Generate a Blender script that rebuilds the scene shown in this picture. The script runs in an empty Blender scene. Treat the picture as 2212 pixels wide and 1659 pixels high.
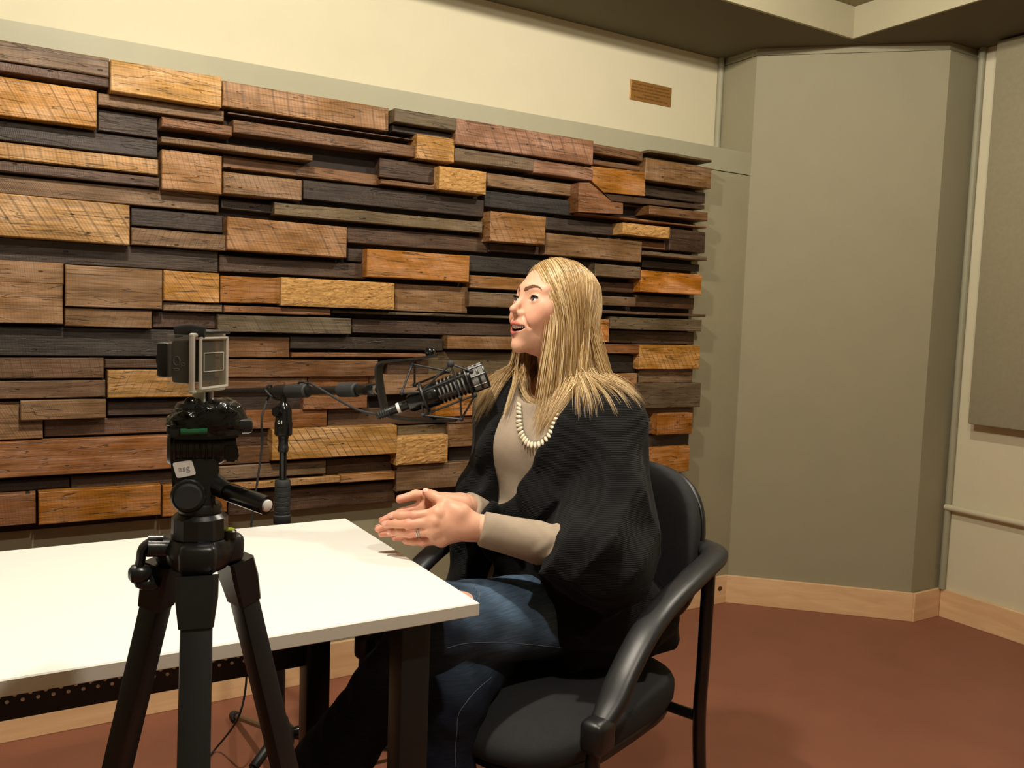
import bpy, bmesh, math, random
import numpy as np
from mathutils import Vector, Matrix

random.seed(7)
RNG = np.random.default_rng(7)
scene = bpy.context.scene
COL = scene.collection

# ------------------------------------------------------------------ camera
FPX, YAW, PITCH, ROLL, CAMH = 1850.0, math.radians(31.08), math.radians(-4.52), math.radians(2.0), 1.19
IW, IH = 2212.0, 1659.0
_f = Vector((math.sin(YAW) * math.cos(PITCH), math.cos(YAW) * math.cos(PITCH), math.sin(PITCH)))
_r0 = Vector((math.cos(YAW), -math.sin(YAW), 0.0))
_u0 = _r0.cross(_f)
_r = math.cos(ROLL) * _r0 + math.sin(ROLL) * _u0
_u = -math.sin(ROLL) * _r0 + math.cos(ROLL) * _u0
CAM = Vector((0, 0, CAMH))
cam_data = bpy.data.cameras.new('camera')
cam = bpy.data.objects.new('camera', cam_data)
COL.objects.link(cam)
cam_data.sensor_fit = 'HORIZONTAL'
cam_data.sensor_width = 36.0
cam_data.lens = FPX / IW * 36.0
cam_data.clip_start = 0.02
cam.matrix_world = Matrix(((_r.x, _u.x, -_f.x, 0), (_r.y, _u.y, -_f.y, 0), (_r.z, _u.z, -_f.z, CAMH), (0, 0, 0, 1)))
scene.camera = cam

# ------------------------------------------------------------------ world and room lamps
world = bpy.data.worlds.new('world')
scene.world = world
world.use_nodes = True
world.node_tree.nodes['Background'].inputs[0].default_value = (1.0, 0.86, 0.66, 1)
world.node_tree.nodes['Background'].inputs[1].default_value = 0.05


def lamp(name, loc, watts, radius=0.035, col=(1.0, 0.92, 0.80)):
    d = bpy.data.lights.new(name, 'POINT')
    d.energy = watts
    d.color = col
    d.shadow_soft_size = radius
    o = bpy.data.objects.new(name, d)
    o.location = loc
    COL.objects.link(o)
    return o


# three bare lamps hanging just under the raised ceiling tray
lamp('tray_lamp_table', (0.25, 1.32, 2.425), 66)
lamp('tray_lamp_right', (1.80, 1.35, 2.425), 36)
lamp('tray_lamp_front', (0.55, 0.10, 2.425), 42)

scene.view_settings.view_transform = 'Standard'
scene.view_settings.look = 'None'
scene.view_settings.gamma = 1.0
scene.view_settings.use_curve_mapping = False
scene.view_settings.exposure = 0.75


# ------------------------------------------------------------------ helpers
def ray(px, py):
    return _f + _r * ((px - IW / 2) / FPX) - _u * ((py - IH / 2) / FPX)


def at(px, py, d):
    """point seen at a pixel, d metres in front of the lens"""
    return CAM + ray(px, py) * d


def at_y(px, py, y):
    r = ray(px, py)
    return CAM + r * (y / r.y)


def at_z(px, py, z):
    r = ray(px, py)
    return CAM + r * ((z - CAMH) / r.z)


def lin(r, g, b, a=1.0):
    def c(v):
        v = v / 255.0
        return v / 12.92 if v <= 0.04045 else ((v + 0.055) / 1.055) ** 2.4
    return (c(r), c(g), c(b), a)


def tag(o, label=None, cat=None, group=None, kind=None):
    if label: o['label'] = label
    if cat: o['category'] = cat
    if group: o['group'] = group
    if kind: o['kind'] = kind
    return o


def thing(name, loc, label, cat, group=None):
    o = bpy.data.objects.new(name, None)
    o.empty_display_size = 0.05
    o.location = loc
    COL.objects.link(o)
    return tag(o, label, cat, group)


def origin_of(o):
    v = Vector((0, 0, 0))
    while o is not None:
        v += Vector(o.location)
        o = o.parent
    return v


def link(name, me, mat, parent=None, loc=None, smooth=False):
    """mesh given in world space (loc None) or around a local origin placed at loc"""
    o = bpy.data.objects.new(name, me)
    COL.objects.link(o)
    if mat is not None and not me.materials:
        me.materials.append(mat)
    if smooth:
        me.polygons.foreach_set('use_smooth', [True] * len(me.polygons))
    w = Vector(loc) if loc is not None else Vector((0, 0, 0))
    if parent is not None:
        o.parent = parent
        o.location = w - origin_of(parent)
    else:
        o.location = w
    return o


def mesh_of(name, verts, faces):
    me = bpy.data.meshes.new(name)
    me.from_pydata([tuple(v) for v in verts], [], [tuple(f) for f in faces])
    me.update()
    return me


class MB:
    """collects shapes for one mesh"""
    def __init__(self):
        self.v, self.f = [], []

    def add(self, vs, fs):
        n = len(self.v)
        self.v += [tuple(v) for v in vs]
        self.f += [tuple(i + n for i in f) for f in fs]
        return self

    def box(self, c, s, M=None, bev=0.0, seg=2):
        bm = bmesh.new()
        bmesh.ops.create_cube(bm, size=1.0)
        for v in bm.verts:
            v.co = Vector((v.co.x * s[0], v.co.y * s[1], v.co.z * s[2]))
        if bev > 0:
            bmesh.ops.bevel(bm, geom=list(bm.edges), offset=bev, segments=seg, affect='EDGES', profile=0.5)
        return self.bm(bm, c, M)

    def bm(self, bm, c=(0, 0, 0), M=None):
        bm.verts.ensure_lookup_table()
        for i, v in enumerate(bm.verts): v.index = i
        c = Vector(c)
        vs = [((M @ v.co) if M else v.co) + c for v in bm.verts]
        fs = [[v.index for v in f.verts] for f in bm.faces]
        bm.free()
        return self.add(vs, fs)

    def tube(self, pts, r, n=12, caps=True, flat=None, up=None):
        """swept tube; r number or list; flat=(a,b) elliptical section a along side, b along up"""
        pts = [Vector(p) for p in pts]
        m = len(pts)
        rs = r if isinstance(r, (list, tuple)) else [r] * m
        vs, fs = [], []
        prev = None
        for i, p in enumerate(pts):
            t = (pts[min(i + 1, m - 1)] - pts[max(i - 1, 0)])
            if t.length < 1e-9: t = Vector((0, 0, 1))
            t.normalize()
            if up is not None:
                a = Vector(up)
                s = t.cross(a)
                if s.length < 1e-5: s = t.orthogonal()
            elif prev is None:
                s = t.orthogonal()
            else:
                s = prev - t * prev.dot(t)
                if s.length < 1e-6: s = t.orthogonal()
            s.normalize()
            prev = s
            b = t.cross(s)
            fa, fb = flat if flat else (1.0, 1.0)
            for k in range(n):
                an = 2 * math.pi * k / n
                vs.append(p + s * (math.cos(an) * rs[i] * fa) + b * (math.sin(an) * rs[i] * fb))
        for i in range(m - 1):
            for k in range(n):
                fs.append((i * n + k, i * n + (k + 1) % n, (i + 1) * n + (k + 1) % n, (i + 1) * n + k))
        if caps:
            fs.append(tuple(range(n))[::-1])
            fs.append(tuple((m - 1) * n + k for k in range(n)))
        return self.add(vs, fs)

    def lathe(self, prof, a, axis, n=24, caps=True):
        """prof list of (distance along axis, radius) from point a"""
        a, ax = Vector(a), Vector(axis).normalized()
        return self.tube_prof([a + ax * t for t, _ in prof], [max(r, 1e-4) for _, r in prof], ax, n, caps)

    def tube_prof(self, pts, rs, ax, n, caps):
        s = ax.orthogonal().normalized()
        b = ax.cross(s)
        vs, fs = [], []
        m = len(pts)
        for i, p in enumerate(pts):
            for k in range(n):
                an = 2 * math.pi * k / n
                vs.append(p + s * (math.cos(an) * rs[i]) + b * (math.sin(an) * rs[i]))
        for i in range(m - 1):
            for k in range(n):
                fs.append((i * n + k, i * n + (k + 1) % n, (i + 1) * n + (k + 1) % n, (i + 1) * n + k))
        if caps:
            fs.append(tuple(range(n))[::-1])
            fs.append(tuple((m - 1) * n + k for k in range(n)))
        return self.add(vs, fs)

    def prism(self, poly, ext):
        """polygon (3D points) extruded by vector ext"""
        n = len(poly)
        e = Vector(ext)
        vs = [Vector(p) for p in poly] + [Vector(p) + e for p in poly]
        fs = [tuple(range(n))[::-1], tuple(range(n, 2 * n))]
        fs += [(i, (i + 1) % n, n + (i + 1) % n, n + i) for i in range(n)]
        return self.add(vs, fs)

    def ball(self, c, r, n=12, sc=(1, 1, 1), M=None):
        bm = bmesh.new()
        bmesh.ops.create_uvsphere(bm, u_segments=n, v_segments=max(6, n // 2 + 2), radius=r)
        for v in bm.verts: v.co = Vector((v.co.x * sc[0], v.co.y * sc[1], v.co.z * sc[2]))
        return self.bm(bm, c, M)

    def mesh(self, name):
        me = mesh_of(name, self.v, self.f)
        bm = bmesh.new(); bm.from_mesh(me)
        bmesh.ops.recalc_face_normals(bm, faces=bm.faces)
        bm.to_mesh(me); bm.free()
        return me

    def build(self, name, mat, parent=None, smooth=False, angle=40):
        o = link(name, self.mesh(name), mat, parent)
        if smooth:
            auto_smooth(o.data, angle)
        return o


def auto_smooth(me, angle=40):
    bm = bmesh.new(); bm.from_mesh(me)
    lim = math.radians(angle)
    for f in bm.faces: f.smooth = True
    for e in bm.edges:
        if len(e.link_faces) == 2:
            e.smooth = e.calc_face_angle(0) < lim
    bm.to_mesh(me); bm.free()


def frame(x, z):
    """3x3 matrix whose columns are x, y, z axes built from x and z hints"""
    x = Vector(x).normalized()
    z = Vector(z); z = (z - x * z.dot(x)).normalized()
    y = z.cross(x)
    return Matrix(((x.x, y.x, z.x), (x.y, y.y, z.y), (x.z, y.z, z.z)))


def spline(pts, n):
    """Catmull-Rom through pts, n samples"""
    P = [Vector(p) for p in pts]
    P = [P[0] * 2 - P[1]] + P + [P[-1] * 2 - P[-2]]
    out = []
    segs = len(P) - 3
    for i in range(n):
        u = i / (n - 1) * segs
        k = min(int(u), segs - 1)
        t = u - k
        a, b, c, d = P[k:k + 4]
        out.append(0.5 * ((2 * b) + (c - a) * t + (2 * a - 5 * b + 4 * c - d) * t * t + (3 * b - a - 3 * c + d) * t ** 3))
    return out


# ------------------------------------------------------------------ materials
def new_mat(name):
    m = bpy.data.materials.new(name)
    m.use_nodes = True
    nt = m.node_tree
    return m, nt, nt.nodes['Principled BSDF']


def N(nt, kind, **kw):
    n = nt.nodes.new(kind)
    for k, v in kw.items():
        if k == 'inp':
            for kk, vv in v.items(): n.inputs[kk].default_value = vv
        else:
            setattr(n, k, v)
    return n


def plain(name, col, rough=0.5, metal=0.0, spec=0.5, var=0.0, vscale=8.0, bump=0.0, bscale=200.0, coat=0.0, stretch=(1, 1, 1)):
    m, nt, p = new_mat(name)
    p.inputs['Roughness'].default_value = rough
    p.inputs['Metallic'].default_value = metal
    p.inputs['Specular IOR Level'].default_value = spec
    p.inputs['Coat Weight'].default_value = coat
    p.inputs['Base Color'].default_value = col
    tc = N(nt, 'ShaderNodeTexCoord')
    mp = N(nt, 'ShaderNodeMapping'); mp.inputs['Scale'].default_value = stretch
    nt.links.new(tc.outputs['Object'], mp.inputs['Vector'])
    ns = N(nt, 'ShaderNodeTexNoise', inp={'Scale': vscale, 'Detail': 4.0})
    nt.links.new(mp.outputs[0], ns.inputs['Vector'])
    rp = N(nt, 'ShaderNodeMapRange', inp={'From Min': 0.3, 'From Max': 0.7, 'To Min': 1 - var, 'To Max': 1 + var})
    nt.links.new(ns.outputs['Fac'], rp.inputs['Value'])
    mx = N(nt, 'ShaderNodeVectorMath', operation='SCALE')
    mx.inputs[0].default_value = col[:3]
    nt.links.new(rp.outputs[0], mx.inputs['Scale'])
    nt.links.new(mx.outputs[0], p.inputs['Base Color'])
    if bump > 0:
        n2 = N(nt, 'ShaderNodeTexNoise', inp={'Scale': bscale, 'Detail': 3.0})
        nt.links.new(mp.outputs[0], n2.inputs['Vector'])
        b = N(nt, 'ShaderNodeBump', inp={'Strength': bump, 'Distance': 0.002})
        nt.links.new(n2.outputs['Fac'], b.inputs['Height'])
        nt.links.new(b.outputs[0], p.inputs['Normal'])
    return m


M = {}
M['sage'] = plain('sage_paint', lin(153, 146, 118), 0.75, var=0.02, bump=0.12, bscale=350)
M['sage_trim'] = plain('sage_trim_paint', lin(160, 156, 130), 0.55, var=0.02)
M['cream'] = plain('cream_paint', lin(216, 207, 176), 0.7, var=0.015, bump=0.12, bscale=350)
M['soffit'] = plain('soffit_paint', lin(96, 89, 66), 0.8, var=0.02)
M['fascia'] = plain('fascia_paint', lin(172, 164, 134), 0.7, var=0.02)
M['floor'] = plain('brick_red_floor', lin(138, 88, 67), 0.50, var=0.07, vscale=5.0, bump=0.05, bscale=60, spec=0.3)
M['white_top'] = plain('white_laminate', lin(240, 238, 230), 0.32, var=0.0)
M['white_edge'] = plain('white_edge_band', lin(222, 219, 208), 0.5, var=0.01)
M['black_metal'] = plain('black_powder_coat', lin(20, 20, 20), 0.45, var=0.05, bump=0.05, bscale=600)
M['black_gloss'] = plain('black_gloss_metal', lin(14, 14, 14), 0.2, var=0.0)
M['black_plastic'] = plain('black_plastic', lin(24, 24, 25), 0.38, var=0.05, bump=0.05, bscale=500)
M['black_rubber'] = plain('black_rubber', lin(40, 41, 42), 0.7, var=0.06)
M['dark_alu'] = plain('charcoal_anodised', lin(40, 41, 43), 0.42, var=0.03)
M['chrome'] = plain('bright_metal', lin(205, 203, 198), 0.22, metal=1.0)
M['white_plastic'] = plain('white_plastic', lin(236, 234, 228), 0.4)
# ------------------------------------------------------------------ maple baseboard material
def wood_plain(name, c0, c1, axis='X', rough=0.42):
    m, nt, p = new_mat(name)
    tc = N(nt, 'ShaderNodeTexCoord')
    mp = N(nt, 'ShaderNodeMapping')
    mp.inputs['Scale'].default_value = {'X': (1.2, 12, 14), 'Y': (12, 1.2, 14), 'D': (2, 2, 14)}[axis]
    nt.links.new(tc.outputs['Object'], mp.inputs['Vector'])
    ns = N(nt, 'ShaderNodeTexNoise', inp={'Scale': 3.0, 'Detail': 6.0, 'Distortion': 0.6})
    nt.links.new(mp.outputs[0], ns.inputs['Vector'])
    rp = N(nt, 'ShaderNodeValToRGB')
    rp.color_ramp.elements[0].position, rp.color_ramp.elements[1].position = 0.3, 0.72
    rp.color_ramp.elements[0].color, rp.color_ramp.elements[1].color = c0, c1
    nt.links.new(ns.outputs['Fac'], rp.inputs['Fac'])
    nt.links.new(rp.outputs[0], p.inputs['Base Color'])
    p.inputs['Roughness'].default_value = rough
    return m


M['maple'] = wood_plain('maple_board', lin(222, 180, 132), lin(240, 204, 158), 'X')
M['maple_d'] = wood_plain('maple_board_diagonal', lin(224, 182, 134), lin(240, 204, 158), 'D')
M['maple_y'] = wood_plain('maple_board_side', lin(222, 180, 132), lin(240, 204, 158), 'Y')
M['knot'] = plain('wood_knot', lin(92, 56, 30), 0.6, var=0.3, vscale=120)

# ------------------------------------------------------------------ room shell
YD, YC, XR = 2.597, 2.792, 3.383            # lower wall face, cream wall face, right wall face
ZL, ZS, ZT = 1.896, 2.317, 2.436            # ledge, soffit underside, tray ceiling
SX, SY = 2.872, 2.284                       # soffit inner edges
X0, Y0 = -2.2, -2.2
CL, CR = Vector((2.676, 2.590, 0)), Vector((3.203, 2.086, 0))


def struct(name, mb, mat, parent=None):
    o = mb.build(name, mat, parent)
    if parent is None: o['kind'] = 'structure'
    return o


def slab(x0, x1, y0, y1, z0, z1):
    return MB().box(((x0 + x1) / 2, (y0 + y1) / 2, (z0 + z1) / 2), (x1 - x0, y1 - y0, z1 - z0))


tag(struct('floor', slab(X0 - .1, XR + .1, Y0 - .1, YC + .1, -0.08, 0.0), M['floor']), 'smooth brick-red floor')
wb = tag(struct('wall_back', slab(X0, 2.69, YC, YC + .1, ZL - .1, ZT + .1), M['cream']), 'cream upper back wall behind the wooden panel')
# sage lower wall standing proud of the cream wall, with a cap rail over a joint line
lw = tag(struct('wall_lower', slab(X0, CL.x, YD, YC - .002, 0.0, 1.803), M['sage']), 'sage green lower back wall carrying the wooden panel')
struct('cap_rail', slab(X0, CL.x + .002, YD - .001, YC - .002, 1.8065, ZL), M['sage_trim'], lw)
# quarter round trim in the corner between cream wall and corner panel
q = MB().lathe([(0, .013), (ZS - ZL, .013)], (2.663, YC - .011, ZL), (0, 0, 1), 16)
tag(struct('trim_1', q, M['sage_trim']), 'pale round corner trim above the ledge')
# corner panel set at an angle
cp = MB()
pl = [CL, CR, Vector((XR - .002, 2.078, 0)), Vector((XR - .002, YC, 0)), Vector((CL.x, YC, 0))]
cp.prism([Vector((p.x, p.y, 0.0)) for p in pl], (0, 0, 2.285))
tag(struct('wall_corner', cp, M['sage']), 'angled sage green corner panel')
cp2 = MB().prism([Vector((p.x + .004, p.y + .006, 2.289)) for p in pl], (0, 0, ZS - 2.289))
tag(struct('trim_2', cp2, M['sage']), 'narrow filler strip above the corner panel')
q = MB().lathe([(0, .013), (ZS - .12, .013)], (XR - .014, 2.058, .12), (0, 0, 1), 16)
tag(struct('trim_3', q, M['sage_trim']), 'pale round corner trim beside the right wall')
tag(struct('wall_right', slab(XR, XR + .1, Y0, 2.2, 0.0, ZT + .1), M['cream']), 'cream right wall')
tag(struct('wall_left', slab(X0 - .1, X0, Y0, YC + .1, 0.0, ZT + .1), M['sage']), 'sage left wall')
tag(struct('wall_front', slab(X0, XR, Y0 - .1, Y0, 0.0, ZT + .1), M['sage']), 'sage wall behind the camera')
# soffits around the raised tray
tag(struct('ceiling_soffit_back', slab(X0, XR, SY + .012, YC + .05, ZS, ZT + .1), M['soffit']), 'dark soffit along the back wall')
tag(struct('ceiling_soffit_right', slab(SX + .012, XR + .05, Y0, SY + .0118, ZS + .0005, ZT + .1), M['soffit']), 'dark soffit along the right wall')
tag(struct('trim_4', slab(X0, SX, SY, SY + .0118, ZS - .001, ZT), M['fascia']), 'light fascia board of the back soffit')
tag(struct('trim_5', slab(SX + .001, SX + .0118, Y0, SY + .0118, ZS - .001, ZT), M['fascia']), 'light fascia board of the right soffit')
tag(struct('ceiling', slab(X0, XR, Y0, SY + .1, ZT + .001, ZT + .1), M['sage']), 'raised tray ceiling')

# baseboards
BH = 0.119
tag(struct('baseboard_back', MB().box(((X0 + CL.x - .004) / 2, YD - .0075, BH / 2), (CL.x - .004 - X0, .014, BH), bev=.002), M['maple']),
    'maple baseboard along the back wall')
dv = (CR - CL).normalized()
nv = Vector((-dv.y, dv.x, 0)); nv = nv if nv.y < 0 else -nv
L = (CR - CL).length
bd = MB().box(tuple((CL + CR) / 2 + nv * .008 + Vector((0, 0, BH / 2))), (L + .012, .014, BH), M=frame(dv, (0, 0, 1)), bev=.002)
tag(struct('baseboard_corner', bd, M['maple_d']), 'maple baseboard under the corner panel')
tag(struct('baseboard_return', MB().box(((CR.x + XR) / 2, 2.071, BH / 2), (XR - CR.x + .008, .014, BH), bev=.002), M['maple']),
    'short maple baseboard return')
tag(struct('baseboard_right', MB().box((XR - .0075, (Y0 + 2.062) / 2, BH / 2), (.014, 2.062 - Y0, BH), bev=.002), M['maple_y']),
    'maple baseboard along the right wall')
kn = MB().ball((0, 0, 0), .013, 10, (1, .15, .8))
link('knot', kn.mesh('knot'), M['knot'], bpy.data.objects['baseboard_back'], loc=(2.625, YD - .0145, .066))

# chair rail pipe and fabric panel on the right wall
rail = MB().lathe([(0, .010), (.004, .013), (3.6, .013), (3.604, .010)], (XR - .022, 2.066, .466), (0, -1, 0), 16)
tag(rail.build('wall_rail', M['cream'], None, True), 'thin cream round rail running low along the right wall', 'rail')
ap = thing('acoustic_panel', (XR - .03, 1.37, .826), 'large grey-green fabric acoustic panel hung on the cream right wall', 'wall panel')
M['fabric_panel'] = plain('grey_green_fabric', lin(150, 142, 114), 0.9, var=0.05, vscale=60, bump=0.25, bscale=900)
MB().box((XR - .044, 1.37, 1.5685), (.052, 1.2, 1.485), bev=.006).build('fabric_face', M['fabric_panel'], ap, True)
for yy in (1.90, 0.85):
    MB().box((XR - .009, yy, 1.5), (.018, .05, 1.2)).build('mounting_strip', M['soffit'], ap)

# engraved brass plaque
M['brass'] = plain('satin_brass', lin(176, 128, 66), 0.38, metal=0.55, var=0.06, vscale=30)
M['brass_ink'] = plain('engraved_text_brown', lin(84, 50, 20), 0.7)
pq = thing('brass_plaque', (2.29, YC, 2.115), 'small brass plaque with engraved brown text on the cream wall', 'plaque')
px0, px1, pz0, pz1 = 2.185, 2.400, 2.075, 2.153
MB().box(((px0 + px1) / 2, YC - .003, (pz0 + pz1) / 2), (px1 - px0, .006, pz1 - pz0), bev=.0015).build('plate', M['brass'], pq)
lines = ['The wood from this wall was reclaimed from', 'the barn here, an old barn in Emmanuel County.',
         'Please enjoy the wood as presented with its charm', 'in Reclaimed Wisdom', 'by Builders, Wood Artists and their Crew']
for i, t in enumerate(lines):
    cu = bpy.data.curves.new('engraved_line', 'FONT')
    cu.body = t; cu.size = .0102; cu.align_x = 'CENTER'; cu.extrude = .0002; cu.resolution_u = 2
    tmp = bpy.data.objects.new('engraved_tmp', cu)
    COL.objects.link(tmp)
    dg = bpy.context.evaluated_depsgraph_get()
    me = bpy.data.meshes.new_from_object(tmp.evaluated_get(dg))
    bpy.data.objects.remove(tmp)
    o = link('engraved_line', me, M['brass_ink'], pq, loc=((px0 + px1) / 2, YC - .0064, pz1 - .017 - i * .0128))
    o.rotation_euler = (math.pi / 2, 0, 0)
# ------------------------------------------------------------------ reclaimed wood feature panel
def reclaimed_wood():
    m, nt, p = new_mat('reclaimed_wood')
    lk = nt.links.new
    tc = N(nt, 'ShaderNodeTexCoord')
    oi = N(nt, 'ShaderNodeObjectInfo')
    off = N(nt, 'ShaderNodeVectorMath', operation='SCALE'); off.inputs[0].default_value = (37.0, 11.0, 53.0)
    lk(oi.outputs['Random'], off.inputs['Scale'])
    add = N(nt, 'ShaderNodeVectorMath', operation='ADD')
    lk(tc.outputs['Object'], add.inputs[0]); lk(off.outputs[0], add.inputs[1])
    # grain along the board
    mp = N(nt, 'ShaderNodeMapping'); mp.inputs['Scale'].default_value = (3.0, 30.0, 60.0)
    lk(add.outputs[0], mp.inputs['Vector'])
    gr = N(nt, 'ShaderNodeTexNoise', inp={'Scale': 2.2, 'Detail': 8.0, 'Roughness': 0.65, 'Distortion': 0.8})
    lk(mp.outputs[0], gr.inputs['Vector'])
    # weathered blotches
    mp2 = N(nt, 'ShaderNodeMapping'); mp2.inputs['Scale'].default_value = (5.0, 8.0, 13.0)
    lk(add.outputs[0], mp2.inputs['Vector'])
    bl = N(nt, 'ShaderNodeTexNoise', inp={'Scale': 1.6, 'Detail': 3.0})
    lk(mp2.outputs[0], bl.inputs['Vector'])
    # saw kerf marks across the board, each board with its own slant
    rot = N(nt, 'ShaderNodeAttribute', attribute_type='OBJECT', attribute_name='slant')
    sw = N(nt, 'ShaderNodeAttribute', attribute_type='OBJECT', attribute_name='saw')
    pit = N(nt, 'ShaderNodeAttribute', attribute_type='OBJECT', attribute_name='pitch')
    vr = N(nt, 'ShaderNodeVectorRotate', rotation_type='Y_AXIS')
    lk(add.outputs[0], vr.inputs['Vector']); lk(rot.outputs['Fac'], vr.inputs['Angle'])
    sc = N(nt, 'ShaderNodeVectorMath', operation='MULTIPLY'); lk(vr.outputs[0], sc.inputs[0])
    lk(pit.outputs['Vector'], sc.inputs[1])
    wv = N(nt, 'ShaderNodeTexWave', wave_type='BANDS', bands_direction='X', inp={'Scale': 1.0, 'Distortion': 1.0, 'Detail': 2.0, 'Detail Scale': 0.5})
    lk(sc.outputs[0], wv.inputs['Vector'])
    wr = N(nt, 'ShaderNodeMapRange', inp={'From Min': 0.0, 'From Max': 0.13, 'To Min': 1.0, 'To Max': 0.0})
    lk(wv.outputs['Fac'], wr.inputs['Value'])
    brk = N(nt, 'ShaderNodeMapRange', inp={'From Min': 0.35, 'From Max': 0.6, 'To Min': 0.25, 'To Max': 1.0})
    lk(bl.outputs['Fac'], brk.inputs['Value'])
    wm = N(nt, 'ShaderNodeMath', operation='MULTIPLY'); lk(wr.outputs[0], wm.inputs[0]); lk(sw.outputs['Fac'], wm.inputs[1])
    wm2 = N(nt, 'ShaderNodeMath', operation='MULTIPLY'); lk(wm.outputs[0], wm2.inputs[0]); lk(brk.outputs[0], wm2.inputs[1])
    # nail and worm holes
    mp3 = N(nt, 'ShaderNodeMapping'); mp3.inputs['Scale'].default_value = (12.0, 0.0, 30.0)
    lk(add.outputs[0], mp3.inputs['Vector'])
    vo = N(nt, 'ShaderNodeTexVoronoi', inp={'Scale': 1.0, 'Randomness': 1.0})
    lk(mp3.outputs[0], vo.inputs['Vector'])
    hr = N(nt, 'ShaderNodeMapRange', inp={'From Min': 0.05, 'From Max': 0.085, 'To Min': 1.0, 'To Max': 0.0})
    lk(vo.outputs['Distance'], hr.inputs['Value'])
    # fine band saw texture across and drying cracks along the board
    sc2 = N(nt, 'ShaderNodeVectorMath', operation='MULTIPLY'); lk(sc.outputs[0], sc2.inputs[0]); sc2.inputs[1].default_value = (4.3, 1.0, 1.0)
    wv2 = N(nt, 'ShaderNodeTexWave', wave_type='BANDS', bands_direction='X', inp={'Scale': 1.0, 'Distortion': 3.0, 'Detail': 3.0, 'Detail Scale': 1.2})
    lk(sc2.outputs[0], wv2.inputs['Vector'])
    fs_ = N(nt, 'ShaderNodeMapRange', inp={'From Min': 0.0, 'From Max': 1.0, 'To Min': 0.84, 'To Max': 1.12}); lk(wv2.outputs['Fac'], fs_.inputs['Value'])
    fw_ = N(nt, 'ShaderNodeMapRange', inp={'From Min': 0.0, 'From Max': 0.6, 'To Min': 0.12, 'To Max': 0.75}); lk(sw.outputs['Fac'], fw_.inputs['Value'])
    fm_ = N(nt, 'ShaderNodeMix', data_type='FLOAT'); fm_.inputs['A'].default_value = 1.0; lk(fw_.outputs[0], fm_.inputs['Factor']); lk(fs_.outputs[0], fm_.inputs['B'])
    mp4 = N(nt, 'ShaderNodeMapping'); mp4.inputs['Scale'].default_value = (2.2, 10.0, 34.0); lk(add.outputs[0], mp4.inputs['Vector'])
    ckn = N(nt, 'ShaderNodeTexNoise', inp={'Scale': 1.7, 'Detail': 2.0, 'Distortion': 0.6}); lk(mp4.outputs[0], ckn.inputs['Vector'])
    cka = N(nt, 'ShaderNodeMath', operation='SUBTRACT'); lk(ckn.outputs['Fac'], cka.inputs[0]); cka.inputs[1].default_value = 0.5
    ckb = N(nt, 'ShaderNodeMath', operation='ABSOLUTE'); lk(cka.outputs[0], ckb.inputs[0])
    ckr = N(nt, 'ShaderNodeMapRange', inp={'From Min': 0.003, 'From Max': 0.012, 'To Min': 0.35, 'To Max': 1.0}); lk(ckb.outputs[0], ckr.inputs['Value'])
    # colour
    g1 = N(nt, 'ShaderNodeMapRange', inp={'From Min': 0.28, 'From Max': 0.72, 'To Min': 0.50, 'To Max': 1.36})
    lk(gr.outputs['Fac'], g1.inputs['Value'])
    b1 = N(nt, 'ShaderNodeMapRange', inp={'From Min': 0.3, 'From Max': 0.7, 'To Min': 0.62, 'To Max': 1.28})
    lk(bl.outputs['Fac'], b1.inputs['Value'])
    gm = N(nt, 'ShaderNodeMath', operation='MULTIPLY'); lk(g1.outputs[0], gm.inputs[0]); lk(b1.outputs[0], gm.inputs[1])
    s1 = N(nt, 'ShaderNodeMath', operation='MULTIPLY_ADD'); lk(wm2.outputs[0], s1.inputs[0]); s1.inputs[1].default_value = -0.58; s1.inputs[2].default_value = 1.0
    gm2 = N(nt, 'ShaderNodeMath', operation='MULTIPLY'); lk(gm.outputs[0], gm2.inputs[0]); lk(s1.outputs[0], gm2.inputs[1])
    h1 = N(nt, 'ShaderNodeMath', operation='MULTIPLY_ADD'); lk(hr.outputs[0], h1.inputs[0]); h1.inputs[1].default_value = -0.85; h1.inputs[2].default_value = 1.0
    gm3 = N(nt, 'ShaderNodeMath', operation='MULTIPLY'); lk(gm2.outputs[0], gm3.inputs[0]); lk(h1.outputs[0], gm3.inputs[1])
    gm4 = N(nt, 'ShaderNodeMath', operation='MULTIPLY'); lk(gm3.outputs[0], gm4.inputs[0]); lk(fm_.outputs[0], gm4.inputs[1])
    gm5 = N(nt, 'ShaderNodeMath', operation='MULTIPLY'); lk(gm4.outputs[0], gm5.inputs[0]); lk(ckr.outputs[0], gm5.inputs[1])
    cm = N(nt, 'ShaderNodeVectorMath', operation='SCALE'); lk(oi.outputs['Color'], cm.inputs[0]); lk(gm5.outputs[0], cm.inputs['Scale'])
    # grey weathering mixed in by blotches
    gy = N(nt, 'ShaderNodeHueSaturation'); gy.inputs['Value'].default_value = 0.9
    sr = N(nt, 'ShaderNodeMapRange', inp={'From Min': 0.35, 'From Max': 0.65, 'To Min': 1.14, 'To Max': 0.92}); lk(bl.outputs['Fac'], sr.inputs['Value'])
    lk(sr.outputs[0], gy.inputs['Saturation']); lk(cm.outputs[0], gy.inputs['Color'])
    lk(gy.outputs[0], p.inputs['Base Color'])
    # relief
    ht = N(nt, 'ShaderNodeMath', operation='MULTIPLY_ADD'); lk(wm2.outputs[0], ht.inputs[0]); ht.inputs[1].default_value = -0.8; lk(gr.outputs['Fac'], ht.inputs[2])
    ht2 = N(nt, 'ShaderNodeMath', operation='MULTIPLY_ADD'); lk(hr.outputs[0], ht2.inputs[0]); ht2.inputs[1].default_value = -1.5; lk(ht.outputs[0], ht2.inputs[2])
    bp = N(nt, 'ShaderNodeBump', inp={'Strength': 0.55, 'Distance': 0.003}); 
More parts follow.
